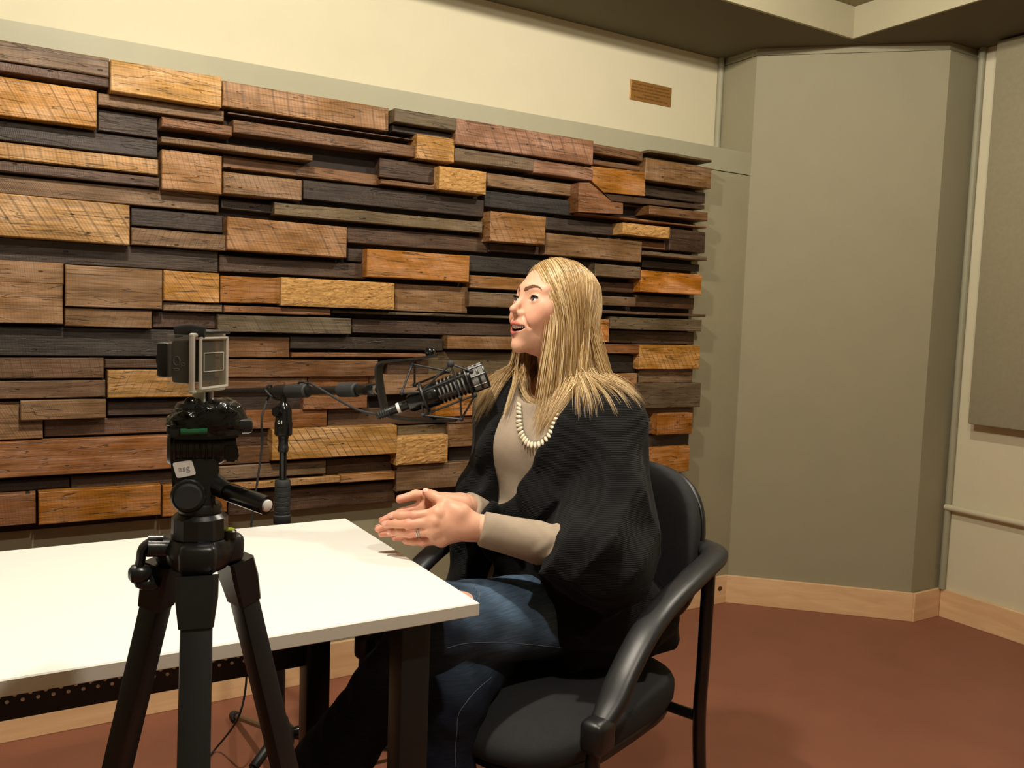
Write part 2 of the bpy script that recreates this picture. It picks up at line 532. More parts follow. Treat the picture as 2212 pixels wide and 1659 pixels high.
    ht3 = N(nt, 'ShaderNodeMath', operation='MULTIPLY_ADD'); lk(wv2.outputs['Fac'], ht3.inputs[0]); ht3.inputs[1].default_value = 0.12; lk(ht2.outputs[0], ht3.inputs[2])
    ht4 = N(nt, 'ShaderNodeMath', operation='MULTIPLY_ADD'); lk(ckr.outputs[0], ht4.inputs[0]); ht4.inputs[1].default_value = 0.8; lk(ht3.outputs[0], ht4.inputs[2])
    lk(ht4.outputs[0], bp.inputs['Height'])
    lk(bp.outputs[0], p.inputs['Normal'])
    rr = N(nt, 'ShaderNodeMapRange', inp={'From Min': 0.3, 'From Max': 0.7, 'To Min': 0.36, 'To Max': 0.6}); lk(gr.outputs['Fac'], rr.inputs['Value'])
    lk(rr.outputs[0], p.inputs['Roughness'])
    p.inputs['Specular IOR Level'].default_value = 0.45
    return m


def split_wood():
    m, nt, p = new_mat('split_pine')
    lk = nt.links.new
    tc = N(nt, 'ShaderNodeTexCoord')
    mp = N(nt, 'ShaderNodeMapping'); mp.inputs['Scale'].default_value = (22, 40, 70); lk(tc.outputs['Object'], mp.inputs['Vector'])
    n1 = N(nt, 'ShaderNodeTexNoise', inp={'Scale': 2.0, 'Detail': 8.0, 'Roughness': 0.75, 'Distortion': 1.2}); lk(mp.outputs[0], n1.inputs['Vector'])
    rp = N(nt, 'ShaderNodeValToRGB'); e = rp.color_ramp.elements
    e[0].position, e[0].color = 0.34, lin(120, 74, 34)
    e[1].position, e[1].color = 0.46, lin(208, 154, 84)
    e2 = e.new(0.68); e2.color = lin(240, 194, 122)
    lk(n1.outputs['Fac'], rp.inputs['Fac']); lk(rp.outputs[0], p.inputs['Base Color'])
    b = N(nt, 'ShaderNodeBump', inp={'Strength': 1.0, 'Distance': 0.006}); lk(n1.outputs['Fac'], b.inputs['Height']); lk(b.outputs[0], p.inputs['Normal'])
    p.inputs['Roughness'].default_value = 0.6
    return m


M['reclaimed'] = reclaimed_wood()
M['split'] = split_wood()
M['backing'] = plain('gap_shade_backing', lin(38, 26, 18), 0.8)  # dark tone puts the shadow between the boards into the colour

TONE = dict(honey=(198, 148, 88), bright=(212, 164, 100), orange=(182, 122, 62), rough=(224, 172, 96), tan=(162, 120, 79),
            gbrown=(134, 104, 74), brown=(122, 88, 59), red=(146, 101, 67), pink=(156, 113, 85), dbrown=(86, 62, 43),
            black=(62, 49, 39), blue=(60, 53, 46), grey=(116, 95, 71), purple=(98, 71, 53), olive=(108, 89, 61))
# pixel x left, y top-left, x right, y bottom-right, stand-off in cm, tone, saw strength, slant deg, spacing mm
B = [
 (-40, 78, 236.7, 167.7, 5, 'gbrown', .15, 5, 30), (-40, 124, 236.7, 190, 4.3, 'purple', .25, 10, 9),
 (-40, 158, 210, 275.3, 7, 'honey', .75, 28, 18), (237.5, 126, 479.5, 233.5, 8, 'bright', .3, 8, 26),
 (211, 199.4, 484.8, 265.2, 5, 'gbrown', .3, 20, 8), (211, 234.8, 341.8, 299.4, 2.5, 'black', .15, 12, 9),
 (-40, 254, 341.8, 342.4, 3.5, 'black', .1, 10, 12), (348.5, 251, 502.5, 294.3, 7, 'red', .3, 20, 7),
 (-40, 300, 343, 379, 5, 'honey', .55, 10, 22), (-40, 342, 345.6, 404.4, 5.5, 'purple', .2, 6, 14),
 (346.8, 292, 676.7, 349, 7, 'gbrown', .5, 8, 7), (348.9, 320.9, 479.7, 420.9, 7, 'tan', .5, 14, 9),
 (-40, 372, 473.4, 460, 3.5, 'gbrown', .25, 25, 10), (481.8, 369.2, 652.7, 435, 7, 'tan', .5, 20, 8),
 (480.5, 335, 819.7, 402, 2.5, 'brown', .1, 10, 20),
 (480.5, 173, 840, 284.4, 5, 'tan', .6, 8, 27), (490.6, 241.4, 899.5, 304.7, 4.3, 'purple', .55, 12, 7),
 (503.3, 257.3, 902, 341.4, 6, 'brown', .35, 16, 9), (852.7, 232.5, 986.8, 284.4, 8, 'olive', .1, 5, 20),
 (847.6, 269, 981.8, 304.7, 5, 'black', .1, 5, 20), (900.8, 287.7, 981.8, 352.8, 7, 'honey', .7, 30, 14),
 (819.7, 340, 946.3, 398.3, 4, 'dbrown', .1, 4, 20), (822.3, 385.7, 952.7, 412.3, 6, 'brown', .1, 4, 20),
 (950, 357, 1050.8, 420.6, 8, 'rough', 0, 0, 20), (654, 387, 1045.5, 470.4, 3.5, 'black', .35, 22, 8),
 (591.9, 435, 1043, 504.5, 5.5, 'olive', .2, 10, 10), (475.4, 428.7, 592, 461.6, 2.5, 'black', .1, 5, 20),
 (490.6, 466.7, 749.4, 558, 7.5, 'tan', .6, 26, 26), (750, 487, 1054.7, 547.7, 3, 'dbrown', .25, 10, 9),
 (282.3, 447.7, 482.3, 503.4, 2.5, 'black', .2, 10, 9), (-40, 413, 281, 529.5, 7.5, 'honey', .75, 32, 21),
 (283, 490.8, 488.6, 542.7, 5.5, 'gbrown', .5, -22, 9), (-40, 509, 472, 589.5, 3, 'black', .12, 6, 20),
 (-40, 558, 138.7, 616, 6, 'tan', .15, 6, 14), (-40, 606, 137.5, 702, 6, 'tan', .15, 4, 20),
 (139.7, 570.5, 351.4, 669.2, 7, 'tan', 0, 0, 20), (352.4, 583, 474.7, 655.3, 6.5, 'honey', .6, 34, 17),
 (475.4, 593.7, 609, 658.2, 6, 'orange', .15, 5, 12), (608.4, 597.5, 852.7, 669.6, 8, 'rough', 0, 0, 20),
 (853, 611.4, 1010, 678, 3.5, 'gbrown', .25, 4, 7), (793.2, 535.5, 1014, 611, 7, 'orange', .1, 30, 40),
 (750, 535.4, 793, 567, 3, 'black', .1, 5, 20), (473, 549.4, 790.6, 603.8, 3.5, 'dbrown', .2, 20, 9),
 (138.7, 664.2, 329, 709.7, 6, 'gbrown', .3, -20, 9), (352, 652.8, 481, 675.6, 5.5, 'gbrown', .4, -18, 8),
 (329, 673, 469.6, 711, 3, 'purple', .4, -14, 8), (483, 658.2, 714.7, 682.8, 6, 'red', .1, 5, 20),
 (469, 678.5, 759.5, 723.3, 6.5, 'olive', .35, 28, 22), (714.7, 668.4, 1150, 691, 5, 'olive', .15, 5, 9),
 (760, 688.6, 1150, 728, 3, 'dbrown', .3, 20, 10), (-40, 703, 421, 771, 3, 'black', .1, 5, 20),
 (421, 724, 626, 773.4, 4, 'brown', .3, 12, 18), (626, 725.3, 957.7, 758, 4, 'blue', .3, 22, 10),
 (967, 724.5, 1190, 757, 6, 'tan', .45, 24, 11), (630, 760.8, 921.5, 773.4, 5, 'red', .25, 5, 14),
 (926, 759, 1240, 808.6, 2.5, 'olive', .1, 5, 20), (836, 774, 926, 808.6, 2.6, 'dbrown', .1, 5, 20),
 (421, 776, 817, 814, 6, 'brown', .1, 5, 20), (421, 815.2, 664, 839.5, 5, 'brown', .2, 8, 8),
 (664, 812.7, 797, 836.7, 4.5, 'red', .4, 10, 8), (797, 809, 1240, 846, 4, 'gbrown', .2, 8, 8),
 (-40, 772, 225.3, 817.3, 5, 'brown', .35, 10, 14), (225.3, 775.6, 421, 796, 4, 'dbrown', .1, 5, 20),
 (-40, 823, 229, 859, 5.5, 'brown', .15, -14, 10), (231.6, 799.6, 421, 858, 7, 'honey', .5, -26, 12),
 (-40, 869, 93.7, 948, 4, 'tan', .3, 28, 16), (43, 865, 230.4, 904, 6.5, 'gbrown', .15, 20, 11),
 (231.6, 866.5, 470, 893, 4, 'dbrown', .2, -12, 9), (95, 906, 470, 930, 3, 'purple', .15, 10, 12),
 (-40, 957, 470, 1007.5, 6, 'red', .12, -30, 50), (-40, 1040, 152, 1054, 3, 'black', .1, 5, 12),
 (152, 1028.5, 470, 1038, 3.5, 'dbrown', .35, -20, 9), (-40, 1072, 78.5, 1132, 6, 'red', .1, 5, 20),
 (82, 1064, 348, 1113, 6.5, 'orange', .15, 5, 24), (350.6, 1049, 491, 1106, 6, 'orange', .1, 20, 30),
 (470, 888, 707, 922, 5, 'red', .15, 5, 12), (655, 855, 794, 882.5, 6, 'red', .4, 26, 11),
 (421, 858, 655, 884, 3, 'black', .1, 5, 20), (708, 884, 955, 914, 3, 'dbrown', .15, 8, 9),
 (470, 931, 587, 961, 3, 'dbrown', .1, 5, 20), (587.3, 929, 857.5, 981, 8, 'honey', .9, 34, 13),
 (470, 967, 585.6, 999, 5, 'brown', .15, 8, 10), (473, 1007, 704.6, 1024, 5.5, 'grey', .1, 5, 20),
 (704.6, 992, 854, 1017, 3, 'dbrown', .1, 5, 20), (480, 1045, 735, 1043, 6, 'honey', .35, 8, 9),
 (735, 1026, 854, 1036, 6, 'tan', .1, 8, 10), (493, 1066, 854, 1084, 3, 'dbrown', .1, 5, 20),
 (857.5, 944, 968, 999.5, 8, 'rough', 0, 0, 20), (859.5, 920, 964.6, 941.5, 4, 'olive', .15, 5, 20),
 (857, 1007, 1060, 1046, 6, 'gbrown', .25, 8, 7), (968, 914, 1190, 955, 5.5, 'tan', .3, 22, 20),
 (969.6, 967, 1190, 988, 2.5, 'black', .1, 5, 20), (941, 852.5, 1043, 898, 7, 'orange', .3, 10, 20),
 (1043, 850, 1240, 892, 3, 'dbrown', .1, 5, 20), (968, 901, 1190, 907, 6, 'red', .1, 5, 20),
 (985, 254, 1281.5, 356.3, 8, 'pink', .7, 24, 26), (982.6, 317, 1153, 371, 6.5, 'grey', .5, 8, 6),
 (1153, 343.2, 1281.5, 391, 6.5, 'pink', .15, 8, 10), (1281.5, 309, 1389, 348.5, 5, 'brown', .1, 5, 20),
 (1281.5, 343, 1384, 371, 3.5, 'brown', .25, 10, 7), (1403, 321.5, 1538.5, 351, 8, 'olive', .1, 5, 20),
 (1395.6, 339.3, 1536, 409, 6.5, 'gbrown', .3, 4, 16), (1394, 398.3, 1523, 440, 2.5, 'black', .1, 5, 20),
 (1053.4, 372, 1242, 426, 3.5, 'gbrown', .15, 5, 9), (1047, 410, 1242, 468, 3, 'blue', .45, 26, 9),
 (1249, 457.3, 1526.7, 494, 6, 'red', .1, 8, 20), (1345, 439, 1520, 465, 2.5, 'purple', .1, 5, 20),
 (1403.5, 443, 1529, 478, 8, 'brown', .1, 5, 20), (1060, 454.7, 1178, 530.7, 8.5, 'tan', .6, 28, 15),
 (1179, 467.8, 1323.5, 510, 2.5, 'black', .1, 5, 20), (1347, 479.6, 1448, 516, 8, 'rough', 0, 0, 20),
 (1448, 492.7, 1522.7, 548, 6, 'dbrown', .1, 5, 20), (1179, 502, 1386, 567, 6.5, 'gbrown', .3, 24, 20),
 (1338, 514, 1439, 541, 3.5, 'red', .1, 5, 20), (1388, 541, 1528, 563.5, 7.5, 'grey', .1, 5, 8),
 (1388, 561, 1511, 587, 3, 'black', .1, 5, 20), (1056, 524, 1176.6, 553, 3, 'dbrown', .1, 5, 20),
 (1014, 550.4, 1232, 600, 4, 'blue', .4, 26, 8), (1014, 593.6, 1232, 634, 4.5, 'tan', .15, 5, 20),
 (1014, 629, 1150, 668, 6.5, 'grey', .2, 5, 10),
 (1232, 561, 1283, 606, 2.5, 'black', .1, 5, 20), (1285.5, 568.7, 1384, 603, 7, 'grey', .1, 5, 20),
 (1232, 603, 1373, 634, 3, 'dbrown', .2, 5, 12), (1385, 583, 1515, 638, 7, 'orange', .1, 5, 20),
 (1200, 633, 1373, 663.5, 6.5, 'gbrown', .15, 5, 10), (1373, 636, 1499, 669, 3, 'dbrown', .1, 5, 20),
 (1190, 665, 1525, 686, 7.5, 'brown', .1, 5, 20), (1319, 683.4, 1516, 716.6, 7, 'olive', .1, 5, 20),
 (1190, 685, 1316, 740, 6, 'orange', .5, 34, 13), (1317, 712, 1499, 744, 3, 'dbrown', .1, 5, 20),
 (1190, 741, 1381.5, 765, 6, 'red', .1, 5, 20), (1382.4, 744, 1510.6, 798, 6.5, 'honey', .9, 30, 12),
 (1240, 765, 1373, 805, 3, 'black', .1, 5, 20), (1380.5, 798, 1496, 827, 4, 'gbrown', .2, 28, 12),
 (1240, 807, 1375, 864, 5, 'tan', .1, 5, 20), (1375, 828.7, 1513, 879, 6, 'grey', .1, 5, 20),
 (1240, 864, 1378, 905, 4, 'dbrown', .1, 5, 20), (1378, 881, 1497, 893, 4, 'dbrown', .1, 5, 20), (1378, 893, 1419, 912, 3, 'grey', .1, 5, 20),
 (1421, 894, 1495, 937, 7, 'orange', .5, 6, 8), (1378, 912, 1420, 937, 4, 'brown', .1, 5, 20),
 (1240, 905, 1378, 937, 6, 'tan', .2, 15, 14), (1190, 937, 1388, 967, 4, 'brown', .2, 15, 14),
 (1388, 939.5, 1488, 966, 3, 'black', .1, 5, 20), (1388, 968.6, 1488, 1018, 6, 'orange', .1, 20, 30),
 (1060, 990, 1388, 1026, 5.5, 'gbrown', .2, 15, 10), (1190, 966, 1388, 995, 3, 'dbrown', .1, 5, 20),
]
POLY = [  # boards with sawn-off corners: outline pixels, stand-off, tone
 ([(1277.6, 359), (1393.6, 372), (1393.6, 423.2), (1303.8, 415.3), (1275, 387.8)], 6.2, 'orange', .08, 5, 30),
 ([(1250, 394.4), (1273.7, 394.4), (1320.8, 435), (1345.8, 439), (1345.8, 462.5), (1248.8, 457.3)], 8, 'red', .3, 20, 9),
 ([(1305, 418), (1521.4, 442.9), (1521.4, 452), (1320.8, 433.7)], 5.5, 'dbrown', .1, 5, 20),
]
panel = thing('reclaimed_wood_panel', (1.2, YD - .03, .57), 'wide wall panel of stacked reclaimed barn wood boards', 'wall panel')
slab(-.10, 2.372, YD - .010, YD - .0005, .575, 1.800).build('backing_board', M['backing'], panel)


def board(u0, u1, z0, z1, d, tone, saw, slant, sp, rough=False):
    yf, yb = YD - d, YD - .011
    c = .0022
    n = 3 if not rough else max(6, int((u1 - u0) / .012))
    j = lambda a: random.uniform(-a, a)
    if not rough:
        vs, fs = [], []
        tilt = j(.0012)
        for i in range(n + 1):
            t = i / n
            u = u0 + (u1 - u0) * t
            zt = z1 + tilt * (t - .5) + (j(.0008)); zb = z0 + tilt * (t - .5) + j(.0008)
            inset = c if 0 < i < n else c
            ui = u + (c if i == 0 else (-c if i == n else 0))
            yy = yf + j(.0007)
            vs += [(u, yb, zb), (u, yf + c, zb), (ui, yy, zb + c), (ui, yy, zt - c), (u, yf + c, zt), (u, yb, zt)]
        for i in range(n):
            a, b = i * 6, (i + 1) * 6
            for k in range(5):
                fs.append((a + k, b + k, b + k + 1, a + k + 1))
        fs.append((0, 1, 4, 5)); fs.append((1, 2, 3, 4))
        e = n * 6
        fs.append((e + 5, e + 4, e + 1, e)); fs.append((e + 4, e + 3, e + 2, e + 1))
    else:       # split, torn face
        m = max(5, int((z1 - z0) / .007))
        vs, fs = [], []
        ph = random.uniform(0, 50)
        for i in range(n + 1):
            for k in range(m + 1):
                edge = min(i, n - i, 1) * min(k, m - k, 1)
                u = u0 + (u1 - u0) * i / n + (j(.002) if edge else 0)
                z = z0 + (z1 - z0) * k / m + (j(.0015) if edge else 0)
                row = math.sin(k * 2.1 + ph + 1.5 * math.sin(i * .8 + k)) * .0008
                vs.append((u, yf + (.004 if not edge else row + j(.0016)), z))
        for i in range(n):
            for k in range(m):
                a = i * (m + 1) + k
                fs.append((a, a + m + 1, a + m + 2, a + 1))
        q = len(vs)
        for (u, z) in ((u0, z0), (u1, z0), (u1, z1), (u0, z1)): vs.append((u, yb, z))
        fs.append(tuple([q, q + 1] + [i * (m + 1) for i in range(n, -1, -1)]))
        fs.append(tuple([q + 2, q + 3] + [i * (m + 1) + m for i in range(n + 1)]))
        fs.append(tuple([q + 3, q] + [k for k in range(m + 1)]))
        fs.append(tuple([q + 1, q + 2] + [n * (m + 1) + k for k in range(m, -1, -1)]))
    me = mesh_of('board', vs, fs)
    bm = bmesh.new(); bm.from_mesh(me); bmesh.ops.recalc_face_normals(bm, faces=bm.faces); bm.to_mesh(me); bm.free()
    return finish_board(me, tone, saw, slant, sp)


def finish_board(me, tone, saw, slant, sp):
    o = link('board', me, M['split'] if tone == 'rough' else M['reclaimed'], panel)
    r, g, b = TONE[tone]
    k = random.uniform(.9, 1.1)
    w = random.uniform(-5, 5)
    o.color = lin(min(255, r * k + w), min(255, g * k), max(0, min(255, b * k - w)))
    o['saw'] = float(saw)
    o['slant'] = math.radians(slant)
    s = .314159 / (sp * .0016)
    o['pitch'] = (s, s * .15, s * .15)
    return o


GAP = .0011
for (xl, yt, xr, yb_, d, tone, saw, sl, sp) in B:
    d = d * .0105 + .012
    a, b = at_y(xl, yt, YD - d), at_y(xr, yb_, YD - d)
    if xl < 0: a.x = -.125 + random.uniform(-.02, .02)      # runs on past the left of the frame
    board(a.x + GAP, b.x - GAP, b.z + GAP, a.z - GAP, d, tone, saw, sl, sp, tone == 'rough')
for (pts, d, tone, saw, sl, sp) in POLY:
    d = d * .0105 + .012
    mb = MB().prism([at_y(x, y, YD - d) for x, y in pts], (0, d - .011, 0))
    finish_board(mb.mesh('board'), tone, saw, sl, sp)
# ------------------------------------------------------------------ table
TZ = 0.735
tb = thing('training_table', (-.1, 1.463, 0), 'long white laminate table with black metal legs beside the tripod', 'table')
top = MB().box((-.174, 1.463, TZ - .0105), (1.652, .612, .021), bev=.0012, seg=1).build('tabletop', M['white_edge'], tb)
MB().box((-.174, 1.463, TZ + .0001), (1.648, .608, .0006)).build('laminate_surface', M['white_top'], top)
TLX = .565
for lx in (TLX, TLX - 1.478):
    for ly in (1.228, 1.700):
        lg = MB().box((lx, ly, (TZ - .021 + .022) / 2), (.052, .052, TZ - .021 - .022), bev=.006).build('leg', M['black_metal'], tb, True)
        MB().lathe([(0, .016), (.006, .019), (.012, .019), (.022, .010)], (lx, ly, 0), (0, 0, 1), 14).build('levelling_foot', M['black_rubber'], lg)
    MB().box((lx, 1.464, TZ - .041), (.05, .42, .038), bev=.004).build('end_rail', M['black_metal'], tb)
MB().box(((TLX * 2 - 1.478) / 2, 1.262, TZ - .036), (1.42, .03, .026)).build('side_rail', M['black_metal'], tb)
mod = MB().box(((TLX * 2 - 1.478) / 2, 1.700, .580), (1.426, .012, .262), bev=.002).build('modesty_panel', M['black_metal'], tb)
for xx in (TLX - .034, TLX - 1.478 + .034):
    MB().box((xx, 1.690, .60), (.022, .012, .20), bev=.002).build('bracket', M['black_metal'], tb)
M['lit_hole_disc'] = plain('lit_hole_paint', lin(246, 242, 232), 0.5)  # pale discs stand in for light seen through the panel's perforations
st = MB().lathe([(0, .0034), (.0012, .0034), (.002, .002)], (0, 0, 0), (0, -1, 0), 10).mesh('lit_hole_disc')
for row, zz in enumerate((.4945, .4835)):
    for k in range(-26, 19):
        link('lit_hole_disc', st, M['lit_hole_disc'], mod, loc=(.0196 + k * .0241 - row * .01205, 1.6938, zz))

# ------------------------------------------------------------------ armchair
CHF = Vector((-.940, -.342, 0)); CHL = Vector((.342, -.940, 0)); CHO = Vector((1.215, 1.535, 0))


def ch(a, l, z):
    return CHO + CHF * a + CHL * l + Vector((0, 0, z))


def at_chair(px, py, l):
    r = ray(px, py)
    n = CHL
    t = (n.dot(ch(0, l, 0)) - n.dot(CAM)) / n.dot(r)
    return CAM + r * t


def superpad(c, ax, h, e1=.5, e2=.5, nu=40, nv=24, bend=None):
    """superellipsoid pad; ax three axes, h half sizes"""
    vs, fs = [], []
    sg = lambda v, e: math.copysign(abs(v) ** e, v)
    for i in range(nv + 1):
        ph = -math.pi / 2 + math.pi * i / nv
        for k in range(nu):
            th = 2 * math.pi * k / nu
            x = sg(math.cos(ph), e1) * sg(math.cos(th), e2) * h[0]
            y = sg(math.cos(ph), e1) * sg(math.sin(th), e2) * h[1]
            z = sg(math.sin(ph), e1) * h[2]
            if bend: x, y, z = bend(x, y, z)
            vs.append(c + ax[0] * x + ax[1] * y + ax[2] * z)
    for i in range(nv):
        for k in range(nu):
            fs.append((i * nu + k, i * nu + (k + 1) % nu, (i + 1) * nu + (k + 1) % nu, (i + 1) * nu + k))
    return MB().add(vs, fs)


M['chair_cloth'] = plain('black_upholstery', lin(30, 30, 32), 0.85, var=0.12, vscale=120, bump=0.35, bscale=1400)
M['chair_arm'] = plain('black_moulded_arm', lin(34, 34, 35), 0.40, var=0.05, bump=0.07, bscale=700)
chair = thing('armchair', tuple(CHO + CHF * .25), 'black upholstered armchair with curved moulded arms and tubular legs', 'chair')
UPZ = Vector((0, 0, 1))
seat = superpad(ch(.275, 0, .437), (CHF, CHL, UPZ), (.255, .250, .046), .55, .62,
                bend=lambda x, y, z: (x, y, z - .028 * max(0, (x - .08) / .17) ** 2 - .010 * (1 - (y / .25) ** 2) * (z > 0)))
seat.build('seat', M['chair_cloth'], chair, True, 80)
superpad(ch(.275, 0, .392), (CHF, CHL, UPZ), (.235, .232, .014), .3, .5).build('seat_pan', M['black_plastic'], chair, True, 60)
tl = math.radians(11)
bu = Vector((-CHF.x * math.sin(tl), -CHF.y * math.sin(tl), math.cos(tl))); bf = CHL.cross(bu) * -1
if bf.dot(CHF) < 0: bf = -bf
bk = superpad(ch(.005, 0, .690), (CHL, bu, bf), (.232, .190, .034), .55, .72,
              bend=lambda x, y, z: (x, y, z + .045 * (x / .232) ** 2))
bko = bk.build('backrest', M['chair_cloth'], chair, True, 80)
sh = superpad(ch(-.030, 0, .685), (CHL, bu, bf), (.228, .186, .014), .4, .72, bend=lambda x, y, z: (x, y, z + .045 * (x / .232) ** 2))
sh.build('back_shell', M['black_plastic'], chair, True, 60)
ARM = [(1506, 1186), (1545, 1196), (1543, 1216), (1500, 1246), (1440, 1305), (1392, 1370), (1350, 1450), (1320, 1520), (1296, 1570)]
arm0 = [at_chair(x, y, .285) for x, y in ARM]
loc = [((p - CHO).dot(CHF), p.z) for p in arm0]
# tidy the rear curl: arm tip wraps inwards behind the back
for s in (1, -1):
    r0_, rz_ = loc[2]
    pts = [ch(r0_ - .095, s * .165, rz_ + .004), ch(r0_ - .070, s * .225, rz_ + .007), ch(r0_ - .028, s * .272, rz_ + .006)] + [ch(a, s * .285, z) for a, z in loc[3:]]
    path = spline(pts, 44)
    nP = len(path)
    vs, fs = [], []
    n = 16
    rings = [None] * nP
    side = CHL.copy()
    for i in range(nP - 1, -1, -1):         # carry the section frame from the front end backwards
        p = path[i]
        t = (path[min(i + 1, nP - 1)] - path[max(i - 1, 0)]).normalized()
        side = (side - t * side.dot(t)).normalized()
        b = t.cross(side)
        u = i / (nP - 1)
        wd = .0275 * (1.0 - .30 * max(0, (u - .84) / .16)) * (.72 + .28 * min(1, u / .12))
        tk = .0150 * (.85 + .15 * min(1, u / .12))
        rings[i] = []
        for k in range(n):
            an = 2 * math.pi * k / n
            ca, sa = math.cos(an), math.sin(an)
            rings[i].append(p + side * (math.copysign(abs(ca) ** .8, ca) * wd) + b * (math.copysign(abs(sa) ** .8, sa) * tk))
    for rg in rings: vs += rg
    for i in range(nP - 1):
        for k in range(n):
            fs.append((i * n + k, i * n + (k + 1) % n, (i + 1) * n + (k + 1) % n, (i + 1) * n + k))
    fs += [tuple(range(n)), tuple((nP - 1) * n + k for k in range(n))]
    MB().add(vs, fs).build('armrest', M['chair_arm'], chair, True, 60)
    fa, fz = loc[-1]
    MB().tube(spline([ch(fa + .012, s * .285, fz - .012), ch(fa + .018, s * .285, fz - .06), ch(fa + .03, s * .285, .2), ch(fa + .045, s * .287, .012)], 14), .0125, 12) \
        .build('leg', M['black_gloss'], chair, True)
    MB().box(tuple(ch(fa + .006, s * .285, fz - .012)), (.056, .046, .060), M=frame(CHF, UPZ), bev=.014, seg=3).build('arm_socket', M['black_plastic'], chair, True)
    ra = loc[2][0] + .022
    MB().tube(spline([ch(ra, s * .285, loc[2][1] - .012), ch(ra + .004, s * .285, .52), ch(ra + .008, s * .285, .38), ch(ra - .02, s * .285, .20), ch(ra - .06, s * .287, .012)], 22), .0135, 12) \
        .build('leg', M['black_gloss'], chair, True)
    for aa in (fa + .03, ra - .06 + (0)):
        pass
    MB().tube([ch(fa + .045, s * .287, 0), ch(fa + .045, s * .287, .016)], .016, 12).build('glide', M['black_rubber'], chair)
    MB().tube([ch(ra - .06, s * .287, 0), ch(ra - .06, s * .287, .016)], .017, 12).build('glide', M['black_rubber'], chair)
MB().tube([ch(ra + .006, -.285, .392), ch(ra + .006, .285, .392)], .011, 12).build('cross_tube', M['black_gloss'], chair, True)
MB().tube([ch(fa + .02, -.285, .372), ch(fa + .02, .285, .372)], .011, 12).build('cross_tube', M['black_gloss'], chair, True)
MB().tube(spline([ch(.10, 0, .385), ch(-.02, 0, .40), ch(-.05, 0, .46), ch(-.05, 0, .60)], 16), .012, 10, flat=(2.2, .5), up=CHL).build('back_spine', M['black_metal'], chair, True)
# ------------------------------------------------------------------ camera tripod in front of the table
az = math.radians(11.0)
TD = Vector((math.sin(az), math.cos(az), 0)); TR = Vector((math.cos(az), -math.sin(az), 0)); TU = Vector((0, 0, 1))
TDEP = .85
TS = TDEP / FPX
TB = at(432, 1130, TDEP)


def tp(px, py, off=0.0):
    """point on the upright plane through the tripod axis, off metres further away"""
    r = ray(px, py)
    t = TD.dot(TB + TD * off - CAM) / TD.dot(r)
    return CAM + r * t


def tz(py): return tp(432, py).z


M['tripod_plastic'] = plain('tripod_plastic', lin(28, 28, 29), 0.30, var=0.06, bump=0.06, bscale=500)
M['tripod_leg'] = plain('tripod_leg_metal', lin(30, 31, 33), 0.38, var=0.03)
M['tape'] = plain('shiny_black_wrap', lin(16, 16, 17), 0.16, bump=0.9, bscale=70)
M['green_vial'] = plain('green_level_vial', lin(30, 92, 60), 0.15, coat=0.5)
M['lime_vial'] = plain('lime_level_vial', lin(150, 170, 40), 0.2, coat=0.5)
FT = frame(TR, TU)          # columns right, away, up
tri = thing('camera_tripod', (TB.x, TB.y, 0), 'black photo tripod with pan handle standing in front of the white table', 'tripod')
AX = Vector((TB.x, TB.y, 0))


def tv(z): return Vector((TB.x, TB.y, z))


# crown and collar
zc0, zc1, zc2 = tz(1232), tz(1160), tz(1104)
cr = MB().lathe([(0, .018), (.004, .026), (.012, .031), (zc1 - zc0 - .008, .033), (zc1 - zc0, .027)], tv(zc0), TU, 28)
cr.build('crown', M['tripod_plastic'], tri, True, 50)
col = MB()
vs = []
oct_n = 12
col.lathe([(0, .0255), (.003, .027), (zc2 - zc1 - .004, .0265), (zc2 - zc1, .0225)], tv(zc1 - .001), TU, oct_n)
col.build('collar', M['tripod_plastic'], tri, True, 25)
MB().lathe([(0, .020), (.006, .021), (.010, .019)], tv(zc2 - .001), TU, 28).build('pan_ring', M['tripod_plastic'], tri, True)
MB().lathe([(0, .0118), (.55, .0118), (.554, .009)], tv(zc0 - .53), TU, 16).build('centre_column', M['dark_alu'], tri, True)
